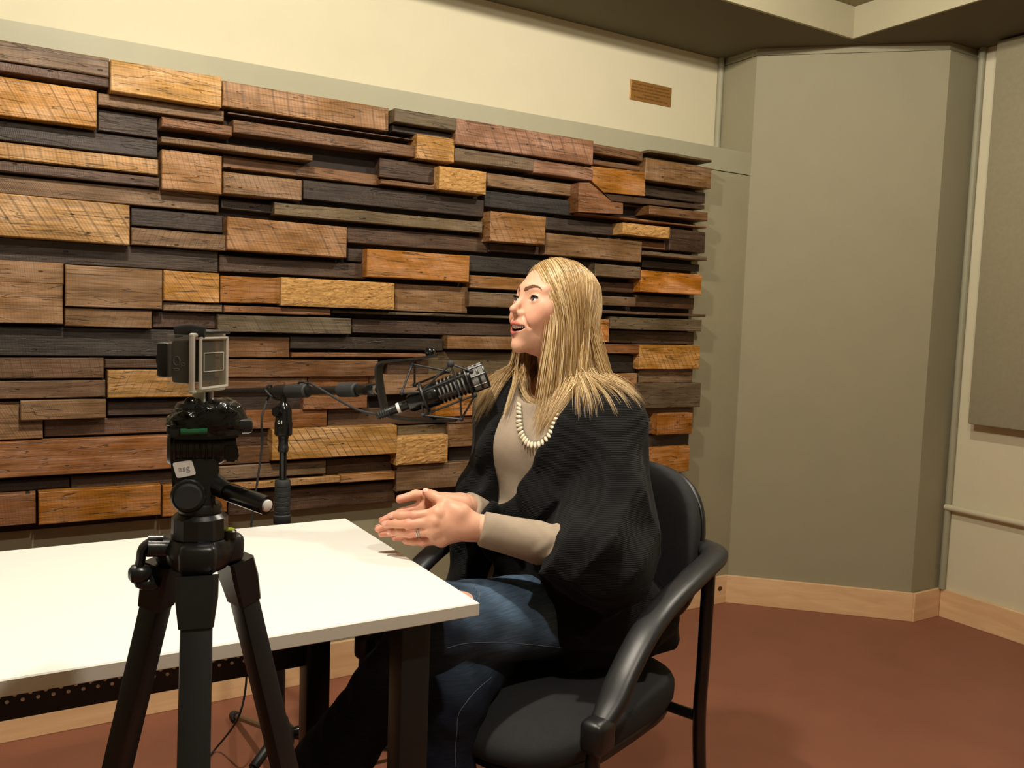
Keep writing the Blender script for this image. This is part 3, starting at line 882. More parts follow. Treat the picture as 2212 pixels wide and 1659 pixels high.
# legs
for k, ang in enumerate((0, 120, 240)):
    a = math.radians(ang + 3)
    rad = (-TD) * math.cos(a) + (TR * -1) * math.sin(a)
    tan = TU.cross(rad)
    tilt = math.radians(14.2)
    dn = (rad * math.sin(tilt) - TU * math.cos(tilt)).normalized()
    nr = (rad * math.cos(tilt) + TU * math.sin(tilt)).normalized()
    hinge = tv(tz(1182)) + rad * .033
    leg = MB()
    Lg = (hinge.z - .012) / -dn.z
    Mx = Matrix(((tan.x, nr.x, -dn.x), (tan.y, nr.y, -dn.y), (tan.z, nr.z, -dn.z)))
    up_l = Lg * .52
    leg.box(hinge + dn * (up_l / 2 + .03), (.0285, .021, up_l), M=Mx, bev=.003)
    lo = leg.build('leg', M['tripod_leg'], tri, True)
    MB().box(hinge + dn * (up_l + .02), (.034, .027, .05), M=Mx, bev=.005).build('leg_clamp', M['tripod_plastic'], lo, True)
    MB().box(hinge + dn * (up_l + (Lg - up_l) / 2), (.021, .015, Lg - up_l), M=Mx, bev=.003).build('lower_section', M['dark_alu'], lo, True)
    MB().ball(hinge + dn * (Lg - .002), .0135, 12, (1, 1, 1)).build('rubber_foot', M['black_rubber'], lo, True)
    # hinge block and tapering cover
    hb = MB().box(tv(tz(1190)) + rad * .0265, (.036, .030, .030), M=frame(tan, TU), bev=.008, seg=3)
    hb.build('hinge_block', M['tripod_plastic'], tri, True)
    cov = MB()
    a0, a1 = hinge + dn * .018, hinge + dn * .066
    sec = []
    for (c, w, t) in ((a0, .0190, .0135), (a0 + (a1 - a0) * .45, .0188, .0142), (a1, .0155, .0125)):
        sec.append([c + tan * sx * w + nr * sy * t for sx, sy in ((-1, -.8), (-.8, -1), (.8, -1), (1, -.8), (1, .8), (.8, 1), (-.8, 1), (-1, .8))])
    v = [p for s in sec for p in s]
    f = [tuple(range(8))[::-1], tuple(range(16, 24))] + [(i * 8 + q, i * 8 + (q + 1) % 8, (i + 1) * 8 + (q + 1) % 8, (i + 1) * 8 + q) for i in range(2) for q in range(8)]
    cov.add(v, f).build('leg_cover', M['tripod_plastic'], tri, True, 30)
    MB().tube([tv(tz(1300)) + rad * .012 - TU * .36, hinge + dn * .52 - nr * .008], .0045, 8, flat=(1.6, .6), up=tan).build('brace', M['dark_alu'], tri)
MB().lathe([(0, .014), (.02, .014)], tv(tz(1300) - .37), TU, 16).build('brace_hub', M['tripod_plastic'], tri, True)
# bubble level on the crown
bl = MB().lathe([(0, .0085), (.006, .0085), (.0075, .007)], tp(492, 1160, -.004), TU, 16).build('bubble_level', M['tripod_plastic'], tri, True)
MB().lathe([(0, .0068), (.0008, .0066)], tp(492, 1160, -.004) + TU * .0074, TU, 16).build('level_vial', M['lime_vial'], bl)
# column crank at the left
cr_o = thing_crank = MB().tube([tp(385, 1184, 0), tp(318, 1184, -.004)], .0085, 14).build('crank_axle', M['tripod_plastic'], tri, True)
MB().tube(spline([tp(330, 1168), tp(309, 1184), tp(303, 1215), tp(296, 1246), tp(302, 1262)], 14), .0065, 10, flat=(.7, 1.25), up=TD).build('crank_arm', M['tripod_plastic'], tri, True)
MB().tube(spline([tp(300, 1254), tp(322, 1262), tp(336, 1256)], 8), .007, 10).build('crank_arm', M['tripod_plastic'], tri, True)
MB().lathe([(0, .004), (.003, .0085), (.010, .0095), (.018, .007), (.021, .003)], tp(277, 1240, -.002), TR, 14).build('crank_knob', M['tripod_plastic'], tri, True)
MB().tube([tp(320, 1168), tp(352, 1168)], .006, 10).build('crank_axle', M['tripod_plastic'], tri, True)
# pan head
hz0, hz1 = tz(1104), tz(985)
neck = MB()
prof = [(368, 985), (470, 985), (474, 1010), (468, 1045), (462, 1075), (470, 1100), (470, 1108), (392, 1108), (378, 1085), (371, 1050)]
neck.prism([tp(x, y, -.016) for x, y in prof], TD * .034)
no = neck.build('head_body', M['tripod_plastic'], tri)
bm = bmesh.new(); bm.from_mesh(no.data); bmesh.ops.bevel(bm, geom=list(bm.edges), offset=.003, segments=2, affect='EDGES'); bm.to_mesh(no.data); bm.free()
auto_smooth(no.data, 35)
kc = tp(407, 1070, -.0165)
MB().lathe([(0, .0165), (.004, .0165), (.006, .0150)], kc, -TD, 28).build('tilt_ring', M['tripod_plastic'], tri, True)
MB().lathe([(0, .0128), (.0085, .0128), (.0105, .0112)], kc, -TD, 28).build('tilt_cap', M['black_rubber'], tri, True)
# white sticker with faint grey lettering
ssk = [tp(x, y, -.0168) for x, y in ((372, 1000), (414, 993), (424, 1025), (382, 1033))]
stk = MB()
rp = []
for i in range(4):
    p0, pa, pb = ssk[i], ssk[(i + 1) % 4], ssk[i - 1]
    e1, e2 = (pb - p0).normalized() * .0022, (pa - p0).normalized() * .0022
    for t in (0, .5, 1): rp.append(p0 + e1 * (1 - t) ** 2 + e2 * t ** 2)
stk.prism(rp, -TD * .0006)
so = stk.build('sticker', M['white_plastic'], no)
M['grey_ink'] = plain('faint_grey_ink', lin(170, 168, 165), 0.6)
cu = bpy.data.curves.new('sticker_mark', 'FONT'); cu.body = 'asg'; cu.size = .0085; cu.align_x = 'CENTER'; cu.extrude = .0001; cu.resolution_u = 2
tmp = bpy.data.objects.new('mark_tmp', cu); COL.objects.link(tmp)
me = bpy.data.meshes.new_from_object(tmp.evaluated_get(bpy.context.evaluated_depsgraph_get())); bpy.data.objects.remove(tmp)
ex = (ssk[1] - ssk[0]).normalized(); ey = (ssk[0] - ssk[3]); ey = (ey - ex * ey.dot(ex)).normalized()
cs = sum(ssk, Vector((0, 0, 0))) / 4
for v in me.vertices: v.co = cs + ex * (v.co.x) + ey * (v.co.y - .002) - TD * (.0008 + v.co.z)
link('sticker_mark', me, M['grey_ink'], so)
# tilt barrel with ribs, clamp lever
bz = 967
MB().lathe([(0, .0145), (.003, .0172), (.048, .0172), (.052, .015)], tp(362, bz, 0), TR, 24).build('tilt_barrel', M['tripod_plastic'], tri, True)
for i in range(7):
    MB().lathe([(0, .0168), (.001, .0180), (.002, .0180), (.003, .0168)], tp(375 + i * 13.5, bz, 0), TR, 24).build('barrel_rib', M['tripod_plastic'], tri, True)
lv = MB().prism([tp(x, y, -.010) for x, y in ((480, 958), (511, 956), (518, 992), (512, 999), (484, 999), (480, 985))], TD * .016)
lo = lv.build('clamp_lever', M['tripod_plastic'], tri)
bm = bmesh.new(); bm.from_mesh(lo.data); bmesh.ops.bevel(bm, geom=list(bm.edges), offset=.0025, segments=2, affect='EDGES'); bm.to_mesh(lo.data); bm.free(); auto_smooth(lo.data, 35)
MB().tube([tp(478, 958, -.006), tp(510, 954, -.006)], .0045, 12).build('clamp_pin', M['dark_alu'], tri, True)
# platform with green level
pf = MB().prism([tp(x, y, -.027) for x, y in ((360, 921), (512, 921), (524, 930), (522, 946), (470, 950), (372, 950), (359, 944))], TD * .055)
po = pf.build('platform', M['tripod_plastic'], tri)
bm = bmesh.new(); bm.from_mesh(po.data); bmesh.ops.bevel(bm, geom=list(bm.edges), offset=.003, segments=2, affect='EDGES'); bm.to_mesh(po.data); bm.free(); auto_smooth(po.data, 35)
MB().tube([tp(390, 933, -.0285), tp(448, 931, -.0285)], .0033, 12).build('level_vial', M['green_vial'], po, True)
MB().box(tp(520, 918, -.01), (.022, .03, .014), M=FT, bev=.004).build('release_catch', M['tripod_plastic'], tri, True)
# rumpled wrapped mount
wr = superpad(tp(447, 903, 0), (TR, TD, TU), (.0365, .030, .0165), .55, .6, 44, 24,
              bend=lambda x, y, z: (x * (1 - .22 * max(0, z / .0165)) + .002 * math.sin(z * 700 + y * 300), y + .002 * math.sin(x * 330 + z * 500), z + .0018 * math.sin(x * 260 + y * 170) + (.004 * (x / .036) if z > 0 else 0)))
wr.build('wrapped_mount', M['tape'], tri, True, 60)
MB().lathe([(0, .021), (.004, .0225), (.008, .020)], tp(430, 878, 0) - TU * .004, TU, 20).build('mount_disc', M['tripod_plastic'], tri, True)
# pan handle
h0, h1, h2 = tp(462, 1046, -.004), tp(492, 1062, -.022), tp(576, 1092, -.060)
MB().tube([h0, h0 + (h1 - h0) * .5, h1], [.011, .0095, .0085], 16).build('handle_socket', M['tripod_plastic'], tri, True)
MB().tube([h1, h1 + (h2 - h1) * .08, h2], [.0078, .0092, .0092], 18).build('pan_handle', M['black_gloss'], tri, True)
MB().lathe([(0, .0060), (.0020, .0056), (.0030, .004)], h2, (h2 - h1), 18).build('handle_end_glint', M['white_plastic'], tri, True)  # white colour paints in the highlight on the handle's tip

# ------------------------------------------------------------------ action camera in its clear case
def glass(name, tint=(1, 1, 1, 1), rough=0.08, mix=0.35, milk=(.75, .73, .68, 1)):
    m, nt, p = new_mat(name)
    p.inputs['Base Color'].default_value = milk
    p.inputs['Roughness'].default_value = rough
    tr = N(nt, 'ShaderNodeBsdfTransparent'); tr.inputs[0].default_value = tint
    mx = N(nt, 'ShaderNodeMixShader'); mx.inputs[0].default_value = mix
    nt.links.new(tr.outputs[0], mx.inputs[1]); nt.links.new(p.outputs[0], mx.inputs[2])
    nt.links.new(mx.outputs[0], nt.nodes['Material Output'].inputs['Surface'])
    return m


M['clear_case'] = glass('clear_polycarbonate', (.95, .94, .91, 1), .05, .05)
M['milky_case'] = glass('milky_polycarbonate', (.9, .88, .82, 1), .12, .55, (.84, .81, .75, 1))
M['door_pane'] = glass('smoky_door_pane', (.62, .58, .48, 1), .05, .12, (.5, .48, .4, 1))
M['cam_body'] = plain('camera_body_grey', lin(26, 29, 30), 0.4)
M['icon'] = plain('pale_icon_print', lin(86, 92, 92), 0.6)
ga = math.radians(11 + 57)          # case back faces right and towards the viewer
GB = (-(Vector((math.sin(az), math.cos(az), 0)) * math.cos(math.radians(57))) + TR * math.sin(math.radians(57))).normalized()   # back normal
GS = GB.cross(TU).normalized()
if GS.dot(TD) > 0: GS = -GS         # visible side normal, towards the viewer
GU = TU
gc = tp(427, 782, .012)
gw, gd, gh = .054, .030, .0545      # along back face, front-back, height


def g(s, b, u):
    """s along the side normal, b towards the case back, u up, metres from case centre"""
    return gc + GS * s + GB * b + GU * u


GM = Matrix(((GS.x, GB.x, GU.x), (GS.y, GB.y, GU.y), (GS.z, GB.z, GU.z)))
act = thing('action_camera', tuple(g(0, 0, -.045)), 'small black action camera in a clear plastic case on top of the tripod', 'camera')
MB().box(g(0, -.004, .001), (.048, .019, .042), M=GM, bev=.003).build('camera_body', M['cam_body'], act, True)
# icons on the visible side
for (b0, u0, w, h_) in ((-.006, .002, .0035, .0085), (-.006, -.0065, .0030, .0018), (.001, -.001, .0022, .0022)):
    ring = MB()
    path = [g(.0253, b0 + w * math.cos(t), u0 + h_ / 2 * math.sin(t)) for t in [2 * math.pi * i / 16 for i in range(17)]]
    ring.tube(path, .0004, 6).build('icon', M['icon'], act)
# case walls: front shell, frame bars and rear door
sh = MB()
sh.box(g(gw / 2 - .001, -.004, 0), (.002, gd - .006, gh), M=GM, bev=.0008)
sh.box(g(-gw / 2 + .001, -.004, 0), (.002, gd - .006, gh), M=GM, bev=.0008)
sh.box(g(0, -.004, -gh / 2 + .001), (gw, gd - .006, .002), M=GM, bev=.0008)
sh.box(g(0, -.004, gh / 2 - .001), (gw, gd - .006, .002), M=GM, bev=.0008)
sh.box(g(0, -gd / 2 + .001, 0), (gw, .002, gh), M=GM, bev=.0008)
sh.build('case_shell', M['clear_case'], act)
fr = MB()
for s in (-1, 1):
    fr.box(g(s * (gw / 2 - .001), gd / 2 - .004, 0), (.0042, .006, gh + .003), M=GM, bev=.002)
    fr.box(g(0, gd / 2 - .004, s * gh / 2), (gw + .003, .006, .0042), M=GM, bev=.002)
fr.build('case_frame', M['milky_case'], act, True)
dr = MB().box(g(0, gd / 2 + .0015, 0), (gw - .010, .0022, gh - .008), M=GM, bev=.0008).build('case_door', M['door_pane'], act)
rim = MB()
rr = [g(sx * (gw / 2 - .004), gd / 2 + .003, su * (gh / 2 - .003)) for sx, su in ((-1, -1), (1, -1), (1, 1), (-1, 1), (-1, -1))]
rim.tube([rr[0], rr[1]], .0017, 8).tube([rr[1], rr[2]], .0017, 8).tube([rr[2], rr[3]], .0017, 8).tube([rr[3], rr[4]], .0017, 8)
rim.build('door_rim', M['milky_case'], act, True)
sc_ = MB()
q = [g(sx * .017, gd / 2 + .0030, su) for sx, su in ((-1, -.008), (1, -.008), (1, .010), (-1, .010), (-1, -.008))]
for a_, b_ in zip(q, q[1:]): sc_.tube([a_, b_], .0005, 6)
sc_.build('screen_outline', M['milky_case'], act)
MB().box(g(.013, -gd / 2 - .006, .002), (.028, .014, .034), M=GM, bev=.003).build('lens_port', M['black_plastic'], act, True)
MB().lathe([(0, .0105), (.002, .0105)], g(.013, -gd / 2 - .013, .002), -GB, 20).build('lens', M['black_gloss'], act, True)
lt = MB().box(g(-.002, .004, gh / 2 + .0030), (gw * .86, gd + .004, .0036), M=GM, bev=.0014, seg=3).build('latch_bar', M['black_plastic'], act, True)
MB().tube(spline([g(.02, -.012, gh / 2 + .002), g(.02, .004, gh / 2 + .0045), g(.02, gd / 2 + .006, gh / 2 + .003)], 10), .0022, 10, flat=(2.6, .6), up=GS).build('latch_lever', M['black_rubber'], act, True)
for k, s in enumerate((-.007, 0, .007)):
    MB().box(g(s, .006, -gh / 2 - .0085), (.003, .014, .015), M=GM, bev=.001).build('mount_prong', M['milky_case'] if k != 1 else M['black_plastic'], act)
MB().tube([g(-.014, .006, -gh / 2 - .012), g(.016, .006, -gh / 2 - .012)], .0042, 12).build('thumb_screw', M['black_plastic'], act, True)
MB().ball(g(.020, .006, -gh / 2 - .012), .0068, 14).build('thumb_screw_knob', M['black_gloss'], act, True)
# ------------------------------------------------------------------ boom microphone stand behind the table
MSX, MSY = .574, 1.985
ms = thing('microphone_stand', (MSX, MSY, 0), 'black boom microphone stand with foam grips behind the white table', 'microphone stand')
piv = Vector((MSX, MSY, at_y(610, 845, MSY).z))
bend_ = at(818, 841, 1.775)
bdir = (bend_ - piv).normalized()
tail = piv - bdir * .34


def mz(py): return at_y(605, py, MSY).z


MB().lathe([(0, .0085), (mz(925) - .14, .0085)], (MSX, MSY, .14), (0, 0, 1), 16).build('inner_pole', M['black_gloss'], ms, True)
MB().lathe([(0, .0125), (mz(1118) - .10, .0125)], (MSX, MSY, .10), (0, 0, 1), 16).build('outer_pole', M['black_metal'], ms, True)
MB().lathe([(0, .019), (.002, .0205), (mz(1113) - mz(1131), .0205), (mz(1113) - mz(1131) + .003, .017)], (MSX, MSY, mz(1131)), (0, 0, 1), 20).build('height_clutch', M['black_rubber'], ms, True)
gp = [(0, .016), (.002, .0185)]
L_ = mz(1036) - mz(1110)
for k in range(6):
    t = .006 + (L_ - .012) * k / 6
    gp += [(t, .0185), (t + .0012, .0174), (t + .0024, .0185)]
gp += [(L_ - .003, .0185), (L_, .016)]
MB().lathe(gp, (MSX, MSY, mz(1110)), (0, 0, 1), 20).build('foam_grip', M['black_rubber'], ms, True)
MB().lathe([(0, .0115), (.003, .0125), (.012, .0125), (.014, .0112), (.03, .0112), (.032, .0125), (.05, .0125), (.052, .0112), (mz(928) - mz(976), .0112)], (MSX, MSY, mz(976)), (0, 0, 1), 20).build('coupling', M['black_plastic'], ms, True)
kn = [(0, .0175), (.003, .0205), (.030, .0205), (.034, .019), (.060, .0185), (.072, .014), (.080, .007)]
MB().lathe(kn, (MSX, MSY, mz(941)), (0, 0, 1), 22).build('swivel_body', M['black_gloss'], ms, True, 30)
MB().lathe([(0, .012), (.006, .0135), (.012, .011)], Vector((MSX, MSY, mz(888))) - TD * .010 - TR * .012, (-TD * .6 - TR * .8), 16).build('swivel_knob', M['black_gloss'], ms, True)
cu = bpy.data.curves.new('mark', 'FONT'); cu.body = '01'; cu.size = .0125; cu.extrude = .0001; cu.align_x = 'CENTER'; cu.resolution_u = 2
tmp = bpy.data.objects.new('mark_tmp', cu); COL.objects.link(tmp)
me = bpy.data.meshes.new_from_object(tmp.evaluated_get(bpy.context.evaluated_depsgraph_get())); bpy.data.objects.remove(tmp)
for v in me.vertices: v.co = Vector((MSX, MSY, mz(914))) - TD * (.0200 + v.co.z) + TR * (v.co.x - .009) + TU * v.co.y
link('printed_mark', me, M['white_plastic'], ms)
# boom
MB().tube([tail, bend_ - bdir * .030], .0098, 16).build('boom_arm', M['black_metal'], ms, True)
MB().tube([piv - bdir * .030, piv - bdir * .028, piv + bdir * .000, piv + bdir * .012], [.010, .0155, .0155, .011], 18).build('boom_clamp', M['black_plastic'], ms, True)
MB().tube([Vector((MSX, MSY, mz(880))), piv], .008, 12).build('swivel_stem', M['black_gloss'], ms, True)
for a_, b_ in ((.018, .095), (.215, .275)):
    MB().tube([piv + bdir * a_, piv + bdir * (a_ + .003), piv + bdir * (b_ - .003), piv + bdir * b_], [.013, .0158, .0158, .013], 20).build('foam_grip', M['black_rubber'], ms, True)
bl_ = (bend_ - piv).length
MB().tube([piv + bdir * .275, piv + bdir * .285, piv + bdir * (bl_ - .012), piv + bdir * (bl_ - .008)], [.010, .0125, .0125, .010], 18).build('boom_end_fitting', M['black_gloss'], ms, True)
MB().tube([tail - bdir * .001, tail + bdir * .02], .0112, 14).build('boom_end_cap', M['black_plastic'], ms, True)
# folding base on the floor
hubz = .165
MB().lathe([(0, .028), (.004, .036), (.040, .036), (.052, .026), (.070, .020)], (MSX, MSY, hubz - .03), (0, 0, 1), 18).build('base_hub', M['black_plastic'], ms, True)
for ft in (at_z(507, 1546, .014), Vector((MSX + .02, MSY, 0)) + Vector((-.30, -.22, .014)), Vector((.86, 2.02, .014))):
    d = Vector((ft.x - MSX, ft.y - MSY, 0)); dn_ = d.normalized()
    R_ = .36
    e = Vector((MSX, MSY, 0)) + dn_ * R_ + Vector((0, 0, .014))
    if ft.y > 2.3: e = ft
    s = Vector((MSX, MSY, hubz - .005)) + dn_ * .024
    lg = MB().tube([s, e], .0085, 12).build('leg', M['black_gloss'], ms, True)
    MB().tube([s + (e - s) * .02, s + (e - s) * .22], .012, 12).build('leg_sleeve', M['black_plastic'], lg, True)
    MB().tube([s + (e - s) * .95, e + (e - s) * .03], .0135, 12).build('rubber_foot', M['black_rubber'], lg, True)
MB().tube([Vector((MSX, MSY, .05)), Vector((MSX, MSY, .12))], .014, 14).build('lower_spreader', M['black_plastic'], ms, True)
MB().lathe([(0, .010), (.012, .014), (.04, .012)], Vector((MSX, MSY, hubz)) + TR * .032, TR, 12).build('base_knob', M['black_gloss'], ms, True)

# ------------------------------------------------------------------ microphone in its shock mount
mt, mf = at(848, 886, 1.765), at(1052, 808, 1.770)
md = (mf - mt).normalized()
ML = (mf - mt).length


def mp_(t, s=0, u=0): return mt + md * t + MS * s + MU * u


MS = md.cross(Vector((0, 0, 1))).normalized()
if MS.dot(TD) > 0: MS = -MS            # towards the viewer
MU = MS.cross(md)
if MU.z < 0: MU = -MU
M['mesh_grille'] = plain('grey_mesh_grille', lin(150, 150, 144), 0.4, metal=0.35, var=0.5, vscale=900, bump=0.8, bscale=1500)
mic = thing('microphone', tuple(mp_(ML / 2, 0, -.03)), 'large black broadcast microphone with slotted barrel and mesh head', 'microphone')
k = ML
MB().lathe([(k * .17, .016), (k * .20, .0195), (k * .30, .0215), (k * .315, .0245), (k * .46, .0255), (k * .475, .0240)], mt, md, 28).build('rear_barrel', M['black_gloss'], mic, True, 35)
MB().box(mp_(k * .40, .0255, .002), (.008, .004, .010), M=frame(md, MU), bev=.001).build('switch', M['black_plastic'], mic)
MB().lathe([(k * .47, .0215), (k * .80, .0235)], mt, md, 24).build('slot_core', M['mesh_grille'], mic, True)
for i in range(8):
    t = k * (.475 + .0405 * i)
    MB().lathe([(t, .0225), (t + .0006, .0256), (t + .0048, .0260), (t + .0054, .0228)], mt, md, 28).build('barrel_ring', M['black_gloss'], mic, True, 30)
MB().lathe([(k * .795, .0262), (k * .805, .0275), (k * .835, .0275), (k * .84, .026)], mt, md, 28).build('head_ring', M['black_gloss'], mic, True, 30)
MB().lathe([(k * .835, .0255), (k * .985, .0262), (k * .995, .024), (k * 1.0, .015), (k * 1.001, .0002)], mt, md, 28).build('mesh_head', M['mesh_grille'], mic, True)
for t in (.905, .972):
    MB().lathe([(k * t, .0262), (k * t + .001, .0276), (k * t + .004, .0276), (k * t + .005, .0262)], mt, md, 28).build('head_band', M['black_plastic'], mic, True, 30)
for a_ in range(8):
    an = 2 * math.pi * (a_ + .3) / 8
    o_ = MS * (math.cos(an) * .0268) + MU * (math.sin(an) * .0268)
    MB().tube([mt + md * (k * .84) + o_, mt + md * (k * .985) + o_], .0016, 6).build('head_rib', M['black_plastic'], mic)

cab = thing('microphone_cable', tuple(at(640, 830, 1.95)), 'thin dark cable running from microphone along boom stand to floor', 'cable')
MB().lathe([(-.035, .0062), (-.030, .0076), (-.008, .0092), (-.006, .0086), (.012, .0098), (k * .165, .0102)], mt, md, 18).build('connector', M['black_plastic'], cab, True)
for i in range(5):
    MB().lathe([(-.031 + i * .005, .0074 + i * .0003), (-.030 + i * .005, .0090 + i * .0003), (-.028 + i * .005, .0080 + i * .0003)], mt, md, 16).build('strain_relief_ring', M['black_rubber'], cab, True)
MB().lathe([(.010, .0100), (.011, .0108), (.0155, .0108), (.0165, .0100)], mt, md, 20).build('white_band', M['white_plastic'], cab, True)
cp_ = [mt - md * .033, at(818, 896, 1.79), at(775, 886, 1.80), at(735, 866, 1.83), at(700, 845, 1.87), at(672, 829, 1.90), piv + bdir * .095 + Vector((0, 0, .017)),
       piv + bdir * .06 + Vector((0, 0, .019)) - MS * .006, piv + bdir * .04 - MS * .021, piv - bdir * .02 + Vector((0, 0, -.020)) , piv - bdir * .07 + MS * .016 + Vector((0, 0, .004)), piv - bdir * .055 + MS * .006 + Vector((0, 0, .016)),
       piv - bdir * .06 - MS * .014, at_y(566, 900, 2.03), at_y(566, 960, 2.05), at_y(556, 1040, 2.05), at_y(544, 1120, 2.05), at_y(538, 1250, 2.06), at_y(534, 1400, 2.08), at_y(530, 1490, 2.10), at_y(512, 1555, 2.12),
       at_z(470, 1612, .02), at_z(430, 1650, .006), at_z(330, 1690, .006)]
MB().tube(spline(cp_, 170), .0027, 8).build('cord', M['black_rubber'], cab, True)

shk = thing('shock_mount', tuple(mp_(k * .5, 0, -.07)), 'spidery black shock mount yoke holding the microphone on its boom', 'microphone mount')
# U yoke of flat strap: top arm, back, lower arm
dM = 1.775
yk = spline([at(942, 768, dM), at(905, 774, dM), at(850, 779, dM), at(824, 785, dM), at(818, 805, dM), at(824, 850, dM), at(832, 885, dM), at(842, 897, dM), at(880, 905, dM), at(930, 908, dM), at(985, 908, dM)], 48)
vs, fs = [], []
for i, p in enumerate(yk):
    t = (yk[min(i + 1, 47)] - yk[max(i - 1, 0)]).normalized()
    w = (TR * .62 + TD * .78).normalized(); w = (w - t * (w.dot(t) * .6)).normalized(); nrm_ = t.cross(w).normalized()
    for sw, sn in ((-1, -1), (1, -1), (1, 1), (-1, 1)):
        vs.append(p + w * (.0140 * sw) + nrm_ * (.0024 * sn))
for i in range(47):
    for q in range(4): fs.append((i * 4 + q, i * 4 + (q + 1) % 4, i * 4 + 4 + (q + 1) % 4, i * 4 + 4 + q))
fs += [(0, 1, 2, 3), (188, 189, 190, 191)]
MB().add(vs, fs).build('yoke', M['black_metal'], shk, True, 40)
MB().lathe([(0, .009), (.006, .012), (.012, .010), (.016, .004)], at(932, 766, dM), MU, 14).build('yoke_screw', M['black_gloss'], shk, True)
MB().tube(spline([at(930, 768, dM), at(924, 762, dM - .01), at(922, 752, dM - .01)], 8), .003, 8).build('wing_nut', M['black_gloss'], shk, True)
MB().lathe([(0, .010), (.010, .010)], bend_ - bdir * .010, bdir, 14).build('thread_socket', M['chrome'], shk, True)
nodes = {'A': (889, 786, -.006), 'B': (965, 784, -.030), 'C': (972, 803, .012), 'D': (862, 846, -.026), 'E': (902, 843, -.032), 'F': (1010, 801, -.028), 'G': (1018, 851, -.026),
         'H': (993, 904, -.012), 'I': (908, 894, -.022), 'J': (984, 856, -.034), 'K': (903, 834, .030), 'Lx': (898, 788, .010), 'Q': (940, 903, .004)}
nd = {n_: at(x, y, dM - .000) - MS * 0 + TD * o for n_, (x, y, o) in nodes.items()}
for a_, b_ in (('A', 'D'), ('A', 'C'), ('B', 'E'), ('B', 'F'), ('B', 'J'), ('E', 'F'), ('I', 'G'), ('G', 'H'), ('J', 'H'), ('I', 'H'), ('Lx', 'K'), ('K', 'C'), ('E', 'I'), ('D', 'E'), ('Q', 'I')):
    MB().tube([nd[a_], nd[b_]], .0023, 8).build('suspension_rod', M['dark_alu'], shk, True)
for n_ in nd:
    MB().ball(nd[n_], .0078 if n_ == 'B' else .0048, 10).build('rod_joint', M['black_rubber'], shk, True)
for t in (.34, .80):
    pts = [mt + md * (k * t) + MS * (math.cos(a) * .031) + MU * (math.sin(a) * .031) for a in [2 * math.pi * i / 28 for i in range(29)]]
    MB().tube(pts, .0028, 8, caps=False).build('cradle_ring', M['black_metal'], shk, True)
# ------------------------------------------------------------------ implicit surface toolkit for the figure
F32 = np.float32


def V3(v): return np.array(tuple(v), dtype=F32)


def nrm(a): return np.sqrt((a * a).sum(-1))


def ell(P, c, r, R=None):
    q = P - V3(c)
    if R is not None: q = q @ R
    r = np.array(r, dtype=F32)
    k0 = nrm(q / r); k1 = nrm(q / (r * r))
    return k0 * (k0 - 1) / np.maximum(k1, 1e-6)


def sph(P, c, r): return nrm(P - V3(c)) - F32(r)


def rc(P, a, b, ra, rb):
    a, b = V3(a), V3(b)
    d = b - a
    t = np.clip(((P - a) @ d) / max(float(d @ d), 1e-9), 0, 1)
    return nrm(P - a - t[:, None] * d) - (ra + (rb - ra) * t)


def smin(a, b, k):
    h = np.clip(.5 + .5 * (b - a) / k, 0, 1)
    return b + (a - b) * h - k * h * (1 - h)


def smax(a, b, k): return -smin(-a, -b, k)


def ssub(a, b, k): return smax(a, -b, k)


